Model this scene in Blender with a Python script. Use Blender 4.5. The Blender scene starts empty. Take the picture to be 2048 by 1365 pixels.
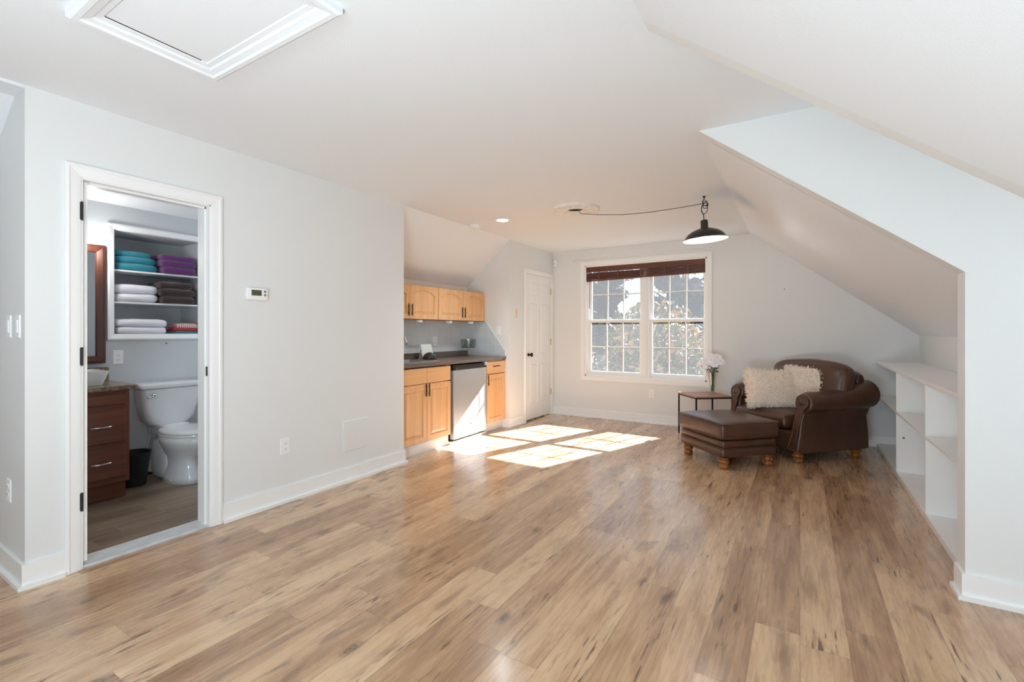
import bpy, bmesh, math, random
from mathutils import Matrix, Vector, noise
random.seed(7)
PI = math.pi
C = bpy.context.scene.collection
S = bpy.context.scene

# ---------------------------------------------------------------- camera, sky, sun, exposure
F_PX = 937.6
cam_d = bpy.data.cameras.new('camera')
cam_d.sensor_width = 36.0
cam_d.lens = F_PX / 2048 * 36.0
cam_d.shift_y = -18.5 / 2048
cam_d.clip_start = 0.02
cam = bpy.data.objects.new('camera', cam_d)
cam.location = (0, 0, 1.243)
cam.rotation_euler = (PI / 2, 0, math.radians(31.56))
C.objects.link(cam)
S.camera = cam

S.view_settings.view_transform = 'Standard'
S.view_settings.look = 'None'
S.view_settings.gamma = 1
S.view_settings.use_curve_mapping = False
S.view_settings.exposure = 0.07
try:
    S.cycles.use_denoising = True
    S.cycles.max_bounces = 14
    S.cycles.diffuse_bounces = 10
    S.cycles.glossy_bounces = 5
    S.cycles.transparent_max_bounces = 24
    S.cycles.transmission_bounces = 10
    S.cycles.caustics_reflective = False
    S.cycles.caustics_refractive = False
    S.cycles.sample_clamp_indirect = 8
except Exception:
    pass

SUN_DIR = Vector((-0.455, -1.33, -1.0)).normalized()
SUN_E, SUN_C = 49.0, (1.0, .98, .99)
SKY_E = 0.9
E_REAR, C_REAR = 5, (1.0, .98, .96)
E_DORM, C_DORM = 7.5, (.93, .97, 1.0)
E_FW, C_FW = 20, (.87, .95, 1.0)
E_LO, C_LO = 54, (.74, .91, 1.0)
E_UP, C_UP = 16, (.95, .98, 1.0)
E_PEN, C_PEN = 5, (.92, .97, 1.0)
E_CAN, C_CAN = 62, (.80, .93, 1.0)
E_SC, E_BATH = 7.5, 7
w = bpy.data.worlds.new('sky')
S.world = w
w.use_nodes = True
nt = w.node_tree
nt.nodes.clear()
bg = nt.nodes.new('ShaderNodeBackground')
out = nt.nodes.new('ShaderNodeOutputWorld')
tc = nt.nodes.new('ShaderNodeTexCoord')
sx = nt.nodes.new('ShaderNodeSeparateXYZ')
rp = nt.nodes.new('ShaderNodeValToRGB')
nt.links.new(tc.outputs['Generated'], sx.inputs[0])
nt.links.new(sx.outputs['Z'], rp.inputs[0])
rp.color_ramp.elements[0].position = 0.0
rp.color_ramp.elements[0].color = (0.86, 0.93, 1.0, 1)
rp.color_ramp.elements[1].position = 0.7
rp.color_ramp.elements[1].color = (0.62, 0.78, 1.0, 1)
nt.links.new(rp.outputs[0], bg.inputs[0])
bg.inputs[1].default_value = SKY_E
nt.links.new(bg.outputs[0], out.inputs[0])

sun_d = bpy.data.lights.new('sun', 'SUN')
sun_d.energy = SUN_E
sun_d.angle = math.radians(0.5)
sun_d.color = SUN_C
sun = bpy.data.objects.new('sun', sun_d)
sun.rotation_euler = SUN_DIR.to_track_quat('-Z', 'Y').to_euler()
sun.location = (6, 20, 14)
C.objects.link(sun)


def portal(loc, rot, sx_, sy_):
    d = bpy.data.lights.new('window_portal', 'AREA')
    d.shape = 'RECTANGLE'
    d.size, d.size_y = sx_, sy_
    d.energy = 1.0
    d.cycles.is_portal = True
    o = bpy.data.objects.new('window_portal', d)
    o.location = loc
    o.rotation_euler = rot
    C.objects.link(o)


def area(name, loc, rot, sx_, sy_, e, col=(1, 1, 1)):
    d = bpy.data.lights.new(name, 'AREA')
    d.shape = 'RECTANGLE'
    d.size, d.size_y = sx_, sy_
    d.energy = e
    d.color = col
    o = bpy.data.objects.new(name, d)
    o.location = loc
    o.rotation_euler = rot
    C.objects.link(o)
    return o


# area lamps stand in for window daylight; unseen fills added behind the camera
area('rear_window_fill', (-1.1, -3.62, 1.35), (PI / 2, 0, 0), 3.4, 1.6, E_REAR, C_REAR)  # unseen area lamp added for soft light from behind
area('dormer_daylight', (2.13, 2.42, 1.5), (0, PI / 2, 0), 1.15, .72, E_DORM, C_DORM)
area('up_fill', (-1.7, -.5, .5), (PI, 0, 0), .5, .5, E_UP, C_UP)  # added fill without a fixture, aimed at the ceiling
area('bathroom_window_daylight', (-4.1, 3.1, 1.5), (-PI / 2, 0, 0), .8, .9, E_BATH, (.95, .97, 1.0))
area('low_bounce_fill', (-.35, -.75, .42), (math.radians(180 - 60), 0, math.radians(8)), .9, .5, E_LO, C_LO)  # added fill near the floor, no fixture, aimed forward and up
area('bounce_fill', (-.7, -.8, 1.75), (math.radians(180 - 74), 0, math.radians(14)), .9, .6, E_FW, C_FW)  # added fill without a fixture, aimed into the room
portal((-1.84, 6.60, 1.4), (-PI / 2, 0, 0), 1.7, 1.65)       # far window, light travels -Y


# ---------------------------------------------------------------- materials
def lin(c):
    c = c / 255.0
    return c / 12.92 if c <= 0.04045 else ((c + 0.055) / 1.055) ** 2.4


def rgb(r, g, b):
    return (lin(r), lin(g), lin(b), 1)


def mat(name, col, rough=0.5, metal=0.0, bump=0.0, bscale=200.0, var=0.0, vscale=5.0, spec=0.5, coat=0.0, emit=None, estr=0.0, sheen=0.0, rvar=0.0):
    m = bpy.data.materials.new(name)
    m.use_nodes = True
    n = m.node_tree
    p = n.nodes['Principled BSDF']
    p.inputs['Base Color'].default_value = col
    p.inputs['Roughness'].default_value = rough
    p.inputs['Metallic'].default_value = metal
    p.inputs['Specular IOR Level'].default_value = spec
    p.inputs['Coat Weight'].default_value = coat
    p.inputs['Sheen Weight'].default_value = sheen
    if emit:
        p.inputs['Emission Color'].default_value = emit
        p.inputs['Emission Strength'].default_value = estr
    t = n.nodes.new('ShaderNodeTexCoord')
    if bump > 0:
        nz = n.nodes.new('ShaderNodeTexNoise')
        nz.inputs['Scale'].default_value = bscale
        nz.inputs['Detail'].default_value = 3
        n.links.new(t.outputs['Object'], nz.inputs['Vector'])
        b = n.nodes.new('ShaderNodeBump')
        b.inputs['Strength'].default_value = bump
        b.inputs['Distance'].default_value = 0.003
        n.links.new(nz.outputs['Fac'], b.inputs['Height'])
        n.links.new(b.outputs[0], p.inputs['Normal'])
    if var > 0:
        nz = n.nodes.new('ShaderNodeTexNoise')
        nz.inputs['Scale'].default_value = vscale
        nz.inputs['Detail'].default_value = 5
        n.links.new(t.outputs['Object'], nz.inputs['Vector'])
        h = n.nodes.new('ShaderNodeMapRange')
        h.inputs['From Min'].default_value = 0.3
        h.inputs['From Max'].default_value = 0.7
        h.inputs['To Min'].default_value = 1 - var
        h.inputs['To Max'].default_value = 1 + var
        n.links.new(nz.outputs['Fac'], h.inputs['Value'])
        mx = n.nodes.new('ShaderNodeHueSaturation')
        mx.inputs['Color'].default_value = col
        n.links.new(h.outputs[0], mx.inputs['Value'])
        n.links.new(mx.outputs[0], p.inputs['Base Color'])
    return m


def wood(name, c1, c2, axis='Z', scale=1.0, rough=0.4, coat=0.0, ring=6.0):
    m = bpy.data.materials.new(name)
    m.use_nodes = True
    n = m.node_tree
    p = n.nodes['Principled BSDF']
    p.inputs['Roughness'].default_value = rough
    p.inputs['Coat Weight'].default_value = coat
    t = n.nodes.new('ShaderNodeTexCoord')
    mp = n.nodes.new('ShaderNodeMapping')
    st = {'X': (0.6, 9, 9), 'Y': (9, 0.6, 9), 'Z': (9, 9, 0.6)}[axis]
    mp.inputs['Scale'].default_value = tuple(s * scale for s in st)
    n.links.new(t.outputs['Object'], mp.inputs[0])
    nz = n.nodes.new('ShaderNodeTexNoise')
    nz.inputs['Scale'].default_value = 3
    nz.inputs['Detail'].default_value = 6
    nz.inputs['Roughness'].default_value = 0.65
    nz.inputs['Distortion'].default_value = 0.6
    n.links.new(mp.outputs[0], nz.inputs['Vector'])
    r = n.nodes.new('ShaderNodeValToRGB')
    r.color_ramp.elements[0].position = 0.32
    r.color_ramp.elements[0].color = c1
    r.color_ramp.elements[1].position = 0.68
    r.color_ramp.elements[1].color = c2
    n.links.new(nz.outputs['Fac'], r.inputs[0])
    n.links.new(r.outputs[0], p.inputs['Base Color'])
    b = n.nodes.new('ShaderNodeBump')
    b.inputs['Strength'].default_value = 0.1
    b.inputs['Distance'].default_value = 0.002
    n.links.new(nz.outputs['Fac'], b.inputs['Height'])
    n.links.new(b.outputs[0], p.inputs['Normal'])
    return m


def plank_mat(name, pw, pl, stops, seam, rough, knots=True, grain=1.0, ev=(0.42, 1.0)):
    """boards run along world Y; stops = colour ramp [(pos, rgb)]"""
    m = bpy.data.materials.new(name)
    m.use_nodes = True
    n = m.node_tree
    L = n.links.new
    p = n.nodes['Principled BSDF']

    def N(t, **k):
        x = n.nodes.new(t)
        for a, b in k.items():
            setattr(x, a, b)
        return x

    def M(op, a, b=None, c=None):
        x = N('ShaderNodeMath', operation=op)
        for i, v in enumerate((a, b, c)):
            if v is None:
                continue
            if isinstance(v, (int, float)):
                x.inputs[i].default_value = v
            else:
                L(v, x.inputs[i])
        return x.outputs[0]
    t = N('ShaderNodeTexCoord')
    s = N('ShaderNodeSeparateXYZ')
    L(t.outputs['Object'], s.inputs[0])
    X, Y = s.outputs[0], s.outputs[1]
    xs = M('DIVIDE', X, pw)
    row = M('FLOOR', xs)
    fx = M('FRACT', xs)
    w1 = N('ShaderNodeTexWhiteNoise', noise_dimensions='1D')
    L(row, w1.inputs['W'])
    ys = M('ADD', M('DIVIDE', Y, pl), M('MULTIPLY', w1.outputs['Value'], 7.3))
    col = M('FLOOR', ys)
    fy = M('FRACT', ys)
    cb = N('ShaderNodeCombineXYZ')
    L(row, cb.inputs[0])
    L(col, cb.inputs[1])
    w2 = N('ShaderNodeTexWhiteNoise', noise_dimensions='3D')
    L(cb.outputs[0], w2.inputs['Vector'])
    rnd = w2.outputs['Value']
    off = M('MULTIPLY', rnd, 37.0)
    # fine grain
    g = N('ShaderNodeCombineXYZ')
    L(M('ADD', M('MULTIPLY', X, 60.0), off), g.inputs[0])
    L(M('ADD', M('MULTIPLY', Y, 3.2), off), g.inputs[1])
    L(off, g.inputs[2])
    n1 = N('ShaderNodeTexNoise')
    n1.inputs['Scale'].default_value = 1.0
    n1.inputs['Detail'].default_value = 6
    n1.inputs['Roughness'].default_value = 0.6
    n1.inputs['Distortion'].default_value = 0.4
    L(g.outputs[0], n1.inputs['Vector'])
    # broad figure inside a board, with growth rings
    g2 = N('ShaderNodeCombineXYZ')
    L(M('ADD', M('MULTIPLY', X, 9.0), off), g2.inputs[0])
    L(M('ADD', M('MULTIPLY', Y, 1.3), off), g2.inputs[1])
    n2 = N('ShaderNodeTexNoise')
    n2.inputs['Scale'].default_value = 1.0
    n2.inputs['Detail'].default_value = 2
    n2.inputs['Distortion'].default_value = 0.5
    L(g2.outputs[0], n2.inputs['Vector'])
    rings = M('SINE', M('MULTIPLY', n2.outputs['Fac'], 95.0))
    v = M('ADD', M('MULTIPLY', n1.outputs['Fac'], 0.30 * grain), M('MULTIPLY', n2.outputs['Fac'], 0.36))
    v = M('ADD', v, M('MULTIPLY', rings, 0.016))
    v = M('ADD', v, M('ADD', M('MULTIPLY', rnd, 0.19), 0.075))
    r = N('ShaderNodeValToRGB')
    cr = r.color_ramp
    while len(cr.elements) < len(stops):
        cr.elements.new(0.5)
    for e, (pos, c) in zip(cr.elements, stops):
        e.position = pos
        e.color = c
    L(v, r.inputs[0])
    colr = r.outputs[0]

    def layer(colr, fac, c):
        mx = N('ShaderNodeMix', data_type='RGBA')
        L(fac, mx.inputs['Factor'])
        L(colr, mx.inputs['A'])
        mx.inputs['B'].default_value = c
        return mx.outputs['Result']

    def ramp(src, a, b_, top):
        k = N('ShaderNodeMapRange', interpolation_type='SMOOTHSTEP')
        k.inputs['From Min'].default_value = a
        k.inputs['From Max'].default_value = b_
        k.inputs['To Max'].default_value = top
        L(src, k.inputs['Value'])
        return k.outputs[0]

    def stretched(ax, ay, detail, dist, extra=0.0):
        q = N('ShaderNodeCombineXYZ')
        L(M('ADD', M('MULTIPLY', X, ax), off), q.inputs[0])
        L(M('ADD', M('MULTIPLY', Y, ay), off), q.inputs[1])
        L(M('ADD', off, extra), q.inputs[2])
        nn = N('ShaderNodeTexNoise')
        nn.inputs['Scale'].default_value = 1.0
        nn.inputs['Detail'].default_value = detail
        nn.inputs['Distortion'].default_value = dist
        L(q.outputs[0], nn.inputs['Vector'])
        return nn.outputs['Fac']
    if knots:
        # soft grey-brown smudges, thin dark cracks, round knots
        colr = layer(colr, ramp(stretched(9.0, 2.4, 4, 1.0, 3.0), 0.56, 0.70, 0.50), rgb(104, 80, 68))
        crack = M('MULTIPLY', ramp(stretched(75.0, 6.5, 2, 0.3, 9.0), 0.58, 0.68, 1.0), ramp(stretched(7.0, 2.0, 1, 0.0, 5.0), 0.50, 0.62, 0.85))
        colr = layer(colr, crack, rgb(84, 60, 44))
        q = N('ShaderNodeCombineXYZ')
        wob = M('MULTIPLY', n2.outputs['Fac'], 0.8)
        L(M('ADD', M('MULTIPLY', X, 7.0), wob), q.inputs[0])
        L(M('ADD', M('MULTIPLY', Y, 3.2), wob), q.inputs[1])
        vo = N('ShaderNodeTexVoronoi')
        vo.inputs['Scale'].default_value = 1.0
        L(q.outputs[0], vo.inputs['Vector'])
        sepc = N('ShaderNodeSeparateColor')
        L(vo.outputs['Color'], sepc.inputs[0])
        some = ramp(sepc.outputs[0], 0.50, 0.54, 1.0)
        d = vo.outputs['Distance']
        kn = N('ShaderNodeMapRange', interpolation_type='SMOOTHSTEP')
        kn.inputs['From Min'].default_value = 0.03
        kn.inputs['From Max'].default_value = 0.26
        kn.inputs['To Min'].default_value = 1.0
        kn.inputs['To Max'].default_value = 0.0
        L(d, kn.inputs['Value'])
        rg = M('ADD', M('MULTIPLY', M('SINE', M('MULTIPLY', d, 90.0)), 0.25), 0.75)
        colr = layer(colr, M('MULTIPLY', M('MULTIPLY', kn.outputs[0], rg), some), rgb(92, 68, 54))
    # seams
    ex = M('MINIMUM', fx, M('SUBTRACT', 1.0, fx))
    ey = M('MULTIPLY', M('MINIMUM', fy, M('SUBTRACT', 1.0, fy)), pl / pw)
    e = M('MINIMUM', ex, ey)
    k = N('ShaderNodeMapRange')
    k.inputs['From Min'].default_value = 0.004
    k.inputs['From Max'].default_value = 0.014
    k.inputs['To Min'].default_value = seam[0]
    k.inputs['To Max'].default_value = 0.0
    L(e, k.inputs['Value'])
    mx = N('ShaderNodeMix', data_type='RGBA')
    L(k.outputs[0], mx.inputs['Factor'])
    L(colr, mx.inputs['A'])
    mx.inputs['B'].default_value = seam[1]
    L(mx.outputs['Result'], p.inputs['Base Color'])
    rr = N('ShaderNodeMapRange')
    rr.inputs['From Min'].default_value = 0.3
    rr.inputs['From Max'].default_value = 0.7
    rr.inputs['To Min'].default_value = rough - 0.04
    rr.inputs['To Max'].default_value = rough + 0.05
    L(n1.outputs['Fac'], rr.inputs['Value'])
    L(rr.outputs[0], p.inputs['Roughness'])
    b = N('ShaderNodeBump')
    b.inputs['Strength'].default_value = 0.06
    b.inputs['Distance'].default_value = 0.002
    L(n1.outputs['Fac'], b.inputs['Height'])
    b2 = N('ShaderNodeBump')
    b2.invert = True
    b2.inputs['Strength'].default_value = 0.25
    b2.inputs['Distance'].default_value = 0.002
    L(k.outputs[0], b2.inputs['Height'])
    L(b.outputs[0], b2.inputs['Normal'])
    L(b2.outputs[0], p.inputs['Normal'])
    return m


def glass_mat(name, tint=(1, 1, 1, 1), refl=0.08, haze=0.0, hazecol=(1, 1, 1, 1), rough=0.0):
    m = bpy.data.materials.new(name)
    m.use_nodes = True
    n = m.node_tree
    n.nodes.clear()
    o = n.nodes.new('ShaderNodeOutputMaterial')
    tr = n.nodes.new('ShaderNodeBsdfTransparent')
    tr.inputs[0].default_value = tint
    gl = n.nodes.new('ShaderNodeBsdfGlossy')
    gl.inputs['Roughness'].default_value = rough
    mx = n.nodes.new('ShaderNodeMixShader')
    mx.inputs[0].default_value = refl
    n.links.new(tr.outputs[0], mx.inputs[1])
    n.links.new(gl.outputs[0], mx.inputs[2])
    last = mx
    if haze > 0:
        tl = n.nodes.new('ShaderNodeBsdfTranslucent')
        tl.inputs[0].default_value = hazecol
        m2 = n.nodes.new('ShaderNodeMixShader')
        m2.inputs[0].default_value = haze
        n.links.new(mx.outputs[0], m2.inputs[1])
        n.links.new(tl.outputs[0], m2.inputs[2])
        last = m2
    n.links.new(last.outputs[0], o.inputs[0])
    return m


M_leakslab = mat('leak_slab_grey', rgb(70, 68, 66), .9)  # for the added slab that blocks sky light
M_wall = mat('wall_paint', rgb(225, 227, 227), 0.6, bump=0.12, bscale=350)
M_ceil = mat('ceiling_paint', rgb(229, 233, 238), 0.75, bump=0.25, bscale=260)
M_trim = mat('trim_paint', rgb(238, 239, 239), 0.35)
M_bath = mat('bath_paint', rgb(198, 202, 206), 0.6, bump=0.1, bscale=300)
M_white = mat('white_plastic', rgb(238, 239, 240), 0.35)
M_floor = plank_mat('floor_boards', 0.165, 1.25,
                    [(0.30, rgb(142, 106, 78)), (0.44, rgb(176, 139, 106)), (0.56, rgb(205, 170, 134)), (0.72, rgb(224, 194, 157))],
                    (0.5, rgb(96, 70, 52)), 0.27)
M_floor.node_tree.nodes['Principled BSDF'].inputs['Coat Weight'].default_value = 0.5
M_floor.node_tree.nodes['Principled BSDF'].inputs['Coat Roughness'].default_value = 0.16
M_bfloor = plank_mat('bath_floor_tile', 0.15, 0.9,
                     [(0.30, rgb(104, 86, 70)), (0.45, rgb(132, 112, 94)), (0.6, rgb(156, 134, 114)), (0.75, rgb(172, 150, 128))],
                     (0.7, rgb(168, 160, 148)), 0.4, knots=False)
M_maple = wood('maple', rgb(212, 160, 108), rgb(230, 182, 132), 'Z', 1.0, 0.35, 0.1)
M_mapleH = wood('maple_cross_grain', rgb(214, 162, 110), rgb(230, 182, 132), 'X', 1.0, 0.35, 0.1)
M_cherry = wood('dark_cherry', rgb(90, 48, 32), rgb(118, 68, 46), 'X', 1.0, 0.35, 0.1)
M_blind = wood('blind_wood', rgb(76, 40, 30), rgb(110, 62, 46), 'X', 1.2, 0.4)
M_tabletop = wood('table_wood', rgb(150, 104, 80), rgb(182, 134, 106), 'X', 1.0, 0.4)
M_amber = wood('amber_wood', rgb(112, 62, 22), rgb(168, 104, 44), 'Z', 2.0, 0.25, 0.4)
M_mirrorframe = wood('mirror_frame_wood', rgb(54, 26, 18), rgb(92, 50, 34), 'Z', 1.0, 0.35, 0.2)
M_leather = mat('leather', rgb(76, 48, 34), 0.29, bump=0.35, bscale=160, var=0.22, vscale=5, spec=0.55)
M_black = mat('black_metal', rgb(22, 21, 21), 0.4, metal=0.3)
M_blackp = mat('black_plastic', rgb(26, 26, 27), 0.5)
M_bronze = mat('bronze', rgb(50, 42, 36), 0.45, metal=0.4)
M_steel = mat('stainless', rgb(186, 188, 190), 0.28, metal=0.5, spec=0.6)
M_chrome = mat('chrome', rgb(225, 226, 228), 0.12, metal=1.0)
M_dark = mat('dark_void', rgb(14, 12, 11), 0.9)
M_counter = mat('counter_laminate', rgb(112, 96, 86), 0.28, var=0.25, vscale=120)
M_granite = mat('granite', rgb(130, 112, 90), 0.25, var=0.6, vscale=40)
M_marble = mat('marble', rgb(205, 208, 208), 0.3, var=0.12, vscale=12)
M_porc = mat('porcelain', rgb(226, 228, 230), 0.12, spec=0.6)
M_ivory = mat('ivory_plastic', rgb(226, 208, 168), 0.4)
M_brass = mat('brass', rgb(196, 186, 140), 0.35, metal=0.6)
M_screen = mat('lcd', rgb(76, 84, 58), 0.3)
M_grey = mat('grey_slot', rgb(120, 120, 120), 0.5)
M_cord = mat('cord', rgb(96, 90, 84), 0.5)
M_shade_in = mat('shade_enamel', rgb(245, 245, 242), 0.4, emit=(1, 0.97, 0.92, 1), estr=0.0)
M_shade_out = mat('shade_black', rgb(44, 41, 38), 0.35)
M_plaster = mat('plaster', rgb(230, 227, 222), 0.7, bump=0.6, bscale=60, var=0.08, vscale=30)
M_bulb = mat('lit_bulb', rgb(255, 255, 255), 0.4, emit=(1.0, 0.95, 0.86, 1), estr=14)
M_can = mat('lit_downlight', rgb(255, 255, 255), 0.4, emit=(1.0, 0.96, 0.9, 1), estr=9)
M_glass = glass_mat('window_glass', (0.93, 0.95, 0.96, 1), 0.05, 0.016, (0.9, 0.95, 1, 1))
M_vglass = glass_mat('clear_glass', (0.93, 0.96, 0.95, 1), 0.16)
M_gglass = glass_mat('smoked_glass', (0.74, 0.79, 0.78, 1), 0.16)
M_fur = mat('shaggy_fur', rgb(240, 228, 214), 0.9, sheen=0.4, var=0.1, vscale=40)
M_petal = mat('petal', rgb(247, 245, 250), 0.6)
M_yolk = mat('daisy_centre', rgb(208, 170, 60), 0.7)
M_leaf = mat('daisy_leaf', rgb(62, 92, 50), 0.5, var=0.2, vscale=30)
M_paper = mat('paper', rgb(236, 234, 228), 0.7)
M_mirror = mat('mirror_glass', rgb(220, 222, 222), 0.03, metal=1.0)
M_teal = mat('teal_cloth', rgb(26, 128, 146), 0.95, bump=0.8, bscale=320, sheen=0.3)
M_purple = mat('purple_cloth', rgb(92, 36, 104), 0.95, bump=0.8, bscale=320, sheen=0.3)
M_brown = mat('brown_cloth', rgb(52, 34, 28), 0.95, bump=0.8, bscale=320, sheen=0.3)
M_whitecl = mat('white_cloth', rgb(226, 226, 234), 0.95, bump=0.8, bscale=320, sheen=0.3)
M_red = mat('red_cloth', rgb(190, 52, 56), 0.95, bump=0.8, bscale=320)


def stripe_mat():
    m = mat('striped_cloth', rgb(200, 180, 176), 0.95)
    n = m.node_tree
    t = n.nodes.new('ShaderNodeTexCoord')
    wv = n.nodes.new('ShaderNodeTexWave')
    wv.inputs['Scale'].default_value = 18
    wv.inputs['Distortion'].default_value = 1
    r = n.nodes.new('ShaderNodeValToRGB')
    r.color_ramp.elements[0].color = rgb(170, 92, 92)
    r.color_ramp.elements[1].color = rgb(222, 216, 210)
    n.links.new(t.outputs['Object'], wv.inputs['Vector'])
    n.links.new(wv.outputs['Fac'], r.inputs[0])
    n.links.new(r.outputs[0], n.nodes['Principled BSDF'].inputs['Base Color'])
    return m


M_stripe = stripe_mat()


def tile_mat():
    m = bpy.data.materials.new('wall_tile')
    m.use_nodes = True
    n = m.node_tree
    p = n.nodes['Principled BSDF']
    p.inputs['Roughness'].default_value = 0.18
    t = n.nodes.new('ShaderNodeTexCoord')
    sp = n.nodes.new('ShaderNodeSeparateXYZ')
    n.links.new(t.outputs['Object'], sp.inputs[0])
    ad = n.nodes.new('ShaderNodeMath')
    n.links.new(sp.outputs[0], ad.inputs[0])
    n.links.new(sp.outputs[1], ad.inputs[1])
    cb = n.nodes.new('ShaderNodeCombineXYZ')
    n.links.new(ad.outputs[0], cb.inputs[0])
    n.links.new(sp.outputs[2], cb.inputs[1])
    br = n.nodes.new('ShaderNodeTexBrick')
    br.offset = 0.0
    br.inputs['Scale'].default_value = 1.0
    br.inputs['Brick Width'].default_value = 0.108
    br.inputs['Row Height'].default_value = 0.108
    br.inputs['Mortar Size'].default_value = 0.0022
    br.inputs['Mortar Smooth'].default_value = 0.3
    br.inputs['Color1'].default_value = rgb(214, 220, 222)
    br.inputs['Color2'].default_value = rgb(208, 214, 217)
    br.inputs['Mortar'].default_value = rgb(228, 230, 230)
    n.links.new(cb.outputs[0], br.inputs['Vector'])
    n.links.new(br.outputs['Color'], p.inputs['Base Color'])
    b = n.nodes.new('ShaderNodeBump')
    b.invert = True
    b.inputs['Strength'].default_value = 0.6
    b.inputs['Distance'].default_value = 0.002
    n.links.new(br.outputs['Fac'], b.inputs['Height'])
    n.links.new(b.outputs[0], p.inputs['Normal'])
    return m


M_tile = tile_mat()


# ---------------------------------------------------------------- mesh helper
class B:
    def __init__(self, M=None):
        self.v, self.f, self.M = [], [], M

    def add(self, vs, fs):
        k = len(self.v)
        for p in vs:
            p = Vector(p)
            if self.M is not None:
                p = self.M @ p
            self.v.append(p)
        self.f += [tuple(i + k for i in f) for f in fs]
        return self

    def box(self, x0, x1, y0, y1, z0, z1):
        vs = [(x, y, z) for x in (x0, x1) for y in (y0, y1) for z in (z0, z1)]
        return self.add(vs, [(0, 1, 3, 2), (4, 6, 7, 5), (0, 4, 5, 1), (2, 3, 7, 6), (0, 2, 6, 4), (1, 5, 7, 3)])

    def prism(self, poly, axis, a0, a1):
        """poly: 2-D points; axis 'y': points are (x, z); axis 'x': (y, z); axis 'z': (x, y)"""
        n = len(poly)

        def P(p, a):
            return {'y': (p[0], a, p[1]), 'x': (a, p[0], p[1]), 'z': (p[0], p[1], a)}[axis]
        vs = [P(p, a0) for p in poly] + [P(p, a1) for p in poly]
        fs = [tuple(range(n)), tuple(range(2 * n - 1, n - 1, -1))]
        fs += [(i, (i + 1) % n, n + (i + 1) % n, n + i) for i in range(n)]
        return self.add(vs, fs)

    def loops(self, ls, cap0=True, cap1=True):
        """ls: list of closed loops with the same number of points"""
        n = len(ls[0])
        vs = [p for l in ls for p in l]
        fs = []
        for a in range(len(ls) - 1):
            for i in range(n):
                j = (i + 1) % n
                fs.append((a * n + i, a * n + j, (a + 1) * n + j, (a + 1) * n + i))
        if cap0:
            fs.append(tuple(range(n - 1, -1, -1)))
        if cap1:
            fs.append(tuple((len(ls) - 1) * n + i for i in range(n)))
        return self.add(vs, fs)

    def lathe(self, prof, c=(0, 0, 0), seg=24, axis='z', caps=True):
        ls = []
        for r, h in prof:
            l = []
            for i in range(seg):
                a = 2 * PI * i / seg
                u, v_ = r * math.cos(a), r * math.sin(a)
                p = {'z': (u, v_, h), 'y': (u, h, v_), 'x': (h, u, v_)}[axis]
                l.append((p[0] + c[0], p[1] + c[1], p[2] + c[2]))
            ls.append(l)
        return self.loops(ls, caps, caps)

    def tube(self, pts, r, seg=8, closed=False):
        pts = [Vector(p) for p in pts]
        ls = []
        up = Vector((0, 0, 1))
        prev = None
        n = len(pts)
        for i, p in enumerate(pts):
            t = (pts[min(i + 1, n - 1)] - pts[max(i - 1, 0)])
            if t.length < 1e-9:
                t = Vector((0, 0, 1))
            t.normalize()
            if prev is None:
                s = t.cross(up)
                if s.length < 0.05:
                    s = t.cross(Vector((1, 0, 0)))
            else:
                s = prev - t * prev.dot(t)
            s.normalize()
            prev = s
            q = t.cross(s)
            rr = r[i] if isinstance(r, (list, tuple)) else r
            ls.append([tuple(p + (s * math.cos(2 * PI * k / seg) + q * math.sin(2 * PI * k / seg)) * rr) for k in range(seg)])
        return self.loops(ls)

    def frustum(self, x0, x1, z0, z1, ya, yb, d):
        """panel on a front (-y) face: base rect at ya, top rect inset by d at yb"""
        l0 = [(x0, ya, z0), (x1, ya, z0), (x1, ya, z1), (x0, ya, z1)]
        l1 = [(x0 + d, yb, z0 + d), (x1 - d, yb, z0 + d), (x1 - d, yb, z1 - d), (x0 + d, yb, z1 - d)]
        return self.loops([l0, l1])

    def obj(self, name, m, parent=None, smooth=False, bevel=0.0, world=False, sub=0, bseg=2):
        me = bpy.data.meshes.new(name)
        me.from_pydata([tuple(p) for p in self.v], [], self.f)
        bm = bmesh.new()
        bm.from_mesh(me)
        bmesh.ops.recalc_face_normals(bm, faces=bm.faces)
        bm.to_mesh(me)
        bm.free()
        if world and parent is not None:
            Mi = parent.matrix_basis.inverted()
            me.transform(Mi)
        me.materials.append(m)
        o = bpy.data.objects.new(name, me)
        C.objects.link(o)
        if parent is not None:
            o.parent = parent
        if smooth:
            for p in me.polygons:
                p.use_smooth = True
            if smooth == 'auto':
                try:
                    me.set_sharp_from_angle(angle=math.radians(38))
                except Exception:
                    pass
        if bevel > 0:
            b = o.modifiers.new('bevel', 'BEVEL')
            b.width = bevel
            b.segments = bseg
            b.limit_method = 'ANGLE'
            b.angle_limit = math.radians(40)
            b.harden_normals = False
        if sub:
            s = o.modifiers.new('subsurf', 'SUBSURF')
            s.levels = s.render_levels = sub
        return o


def tag(o, label, cat, group=None):
    o['label'] = label
    o['category'] = cat
    if group:
        o['group'] = group
    return o


def thing(name, label, cat, loc=(0, 0, 0), rz=0.0, group=None, rot=None):
    o = bpy.data.objects.new(name, None)
    o.empty_display_size = 0.05
    o.location = loc
    o.rotation_euler = rot if rot else (0, 0, rz)
    C.objects.link(o)
    o.matrix_basis = Matrix.LocRotScale(Vector(loc), o.rotation_euler, None)
    return tag(o, label, cat, group)


def struct(o, label=None):
    o['kind'] = 'structure'
    if label:
        o['label'] = label
    return o


def sempty(name, loc=(0, 0, 0), rz=0.0, label=None):
    o = bpy.data.objects.new(name, None)
    o.empty_display_size = 0.05
    o.location = loc
    o.rotation_euler = (0, 0, rz)
    C.objects.link(o)
    return struct(o, label)


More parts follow.
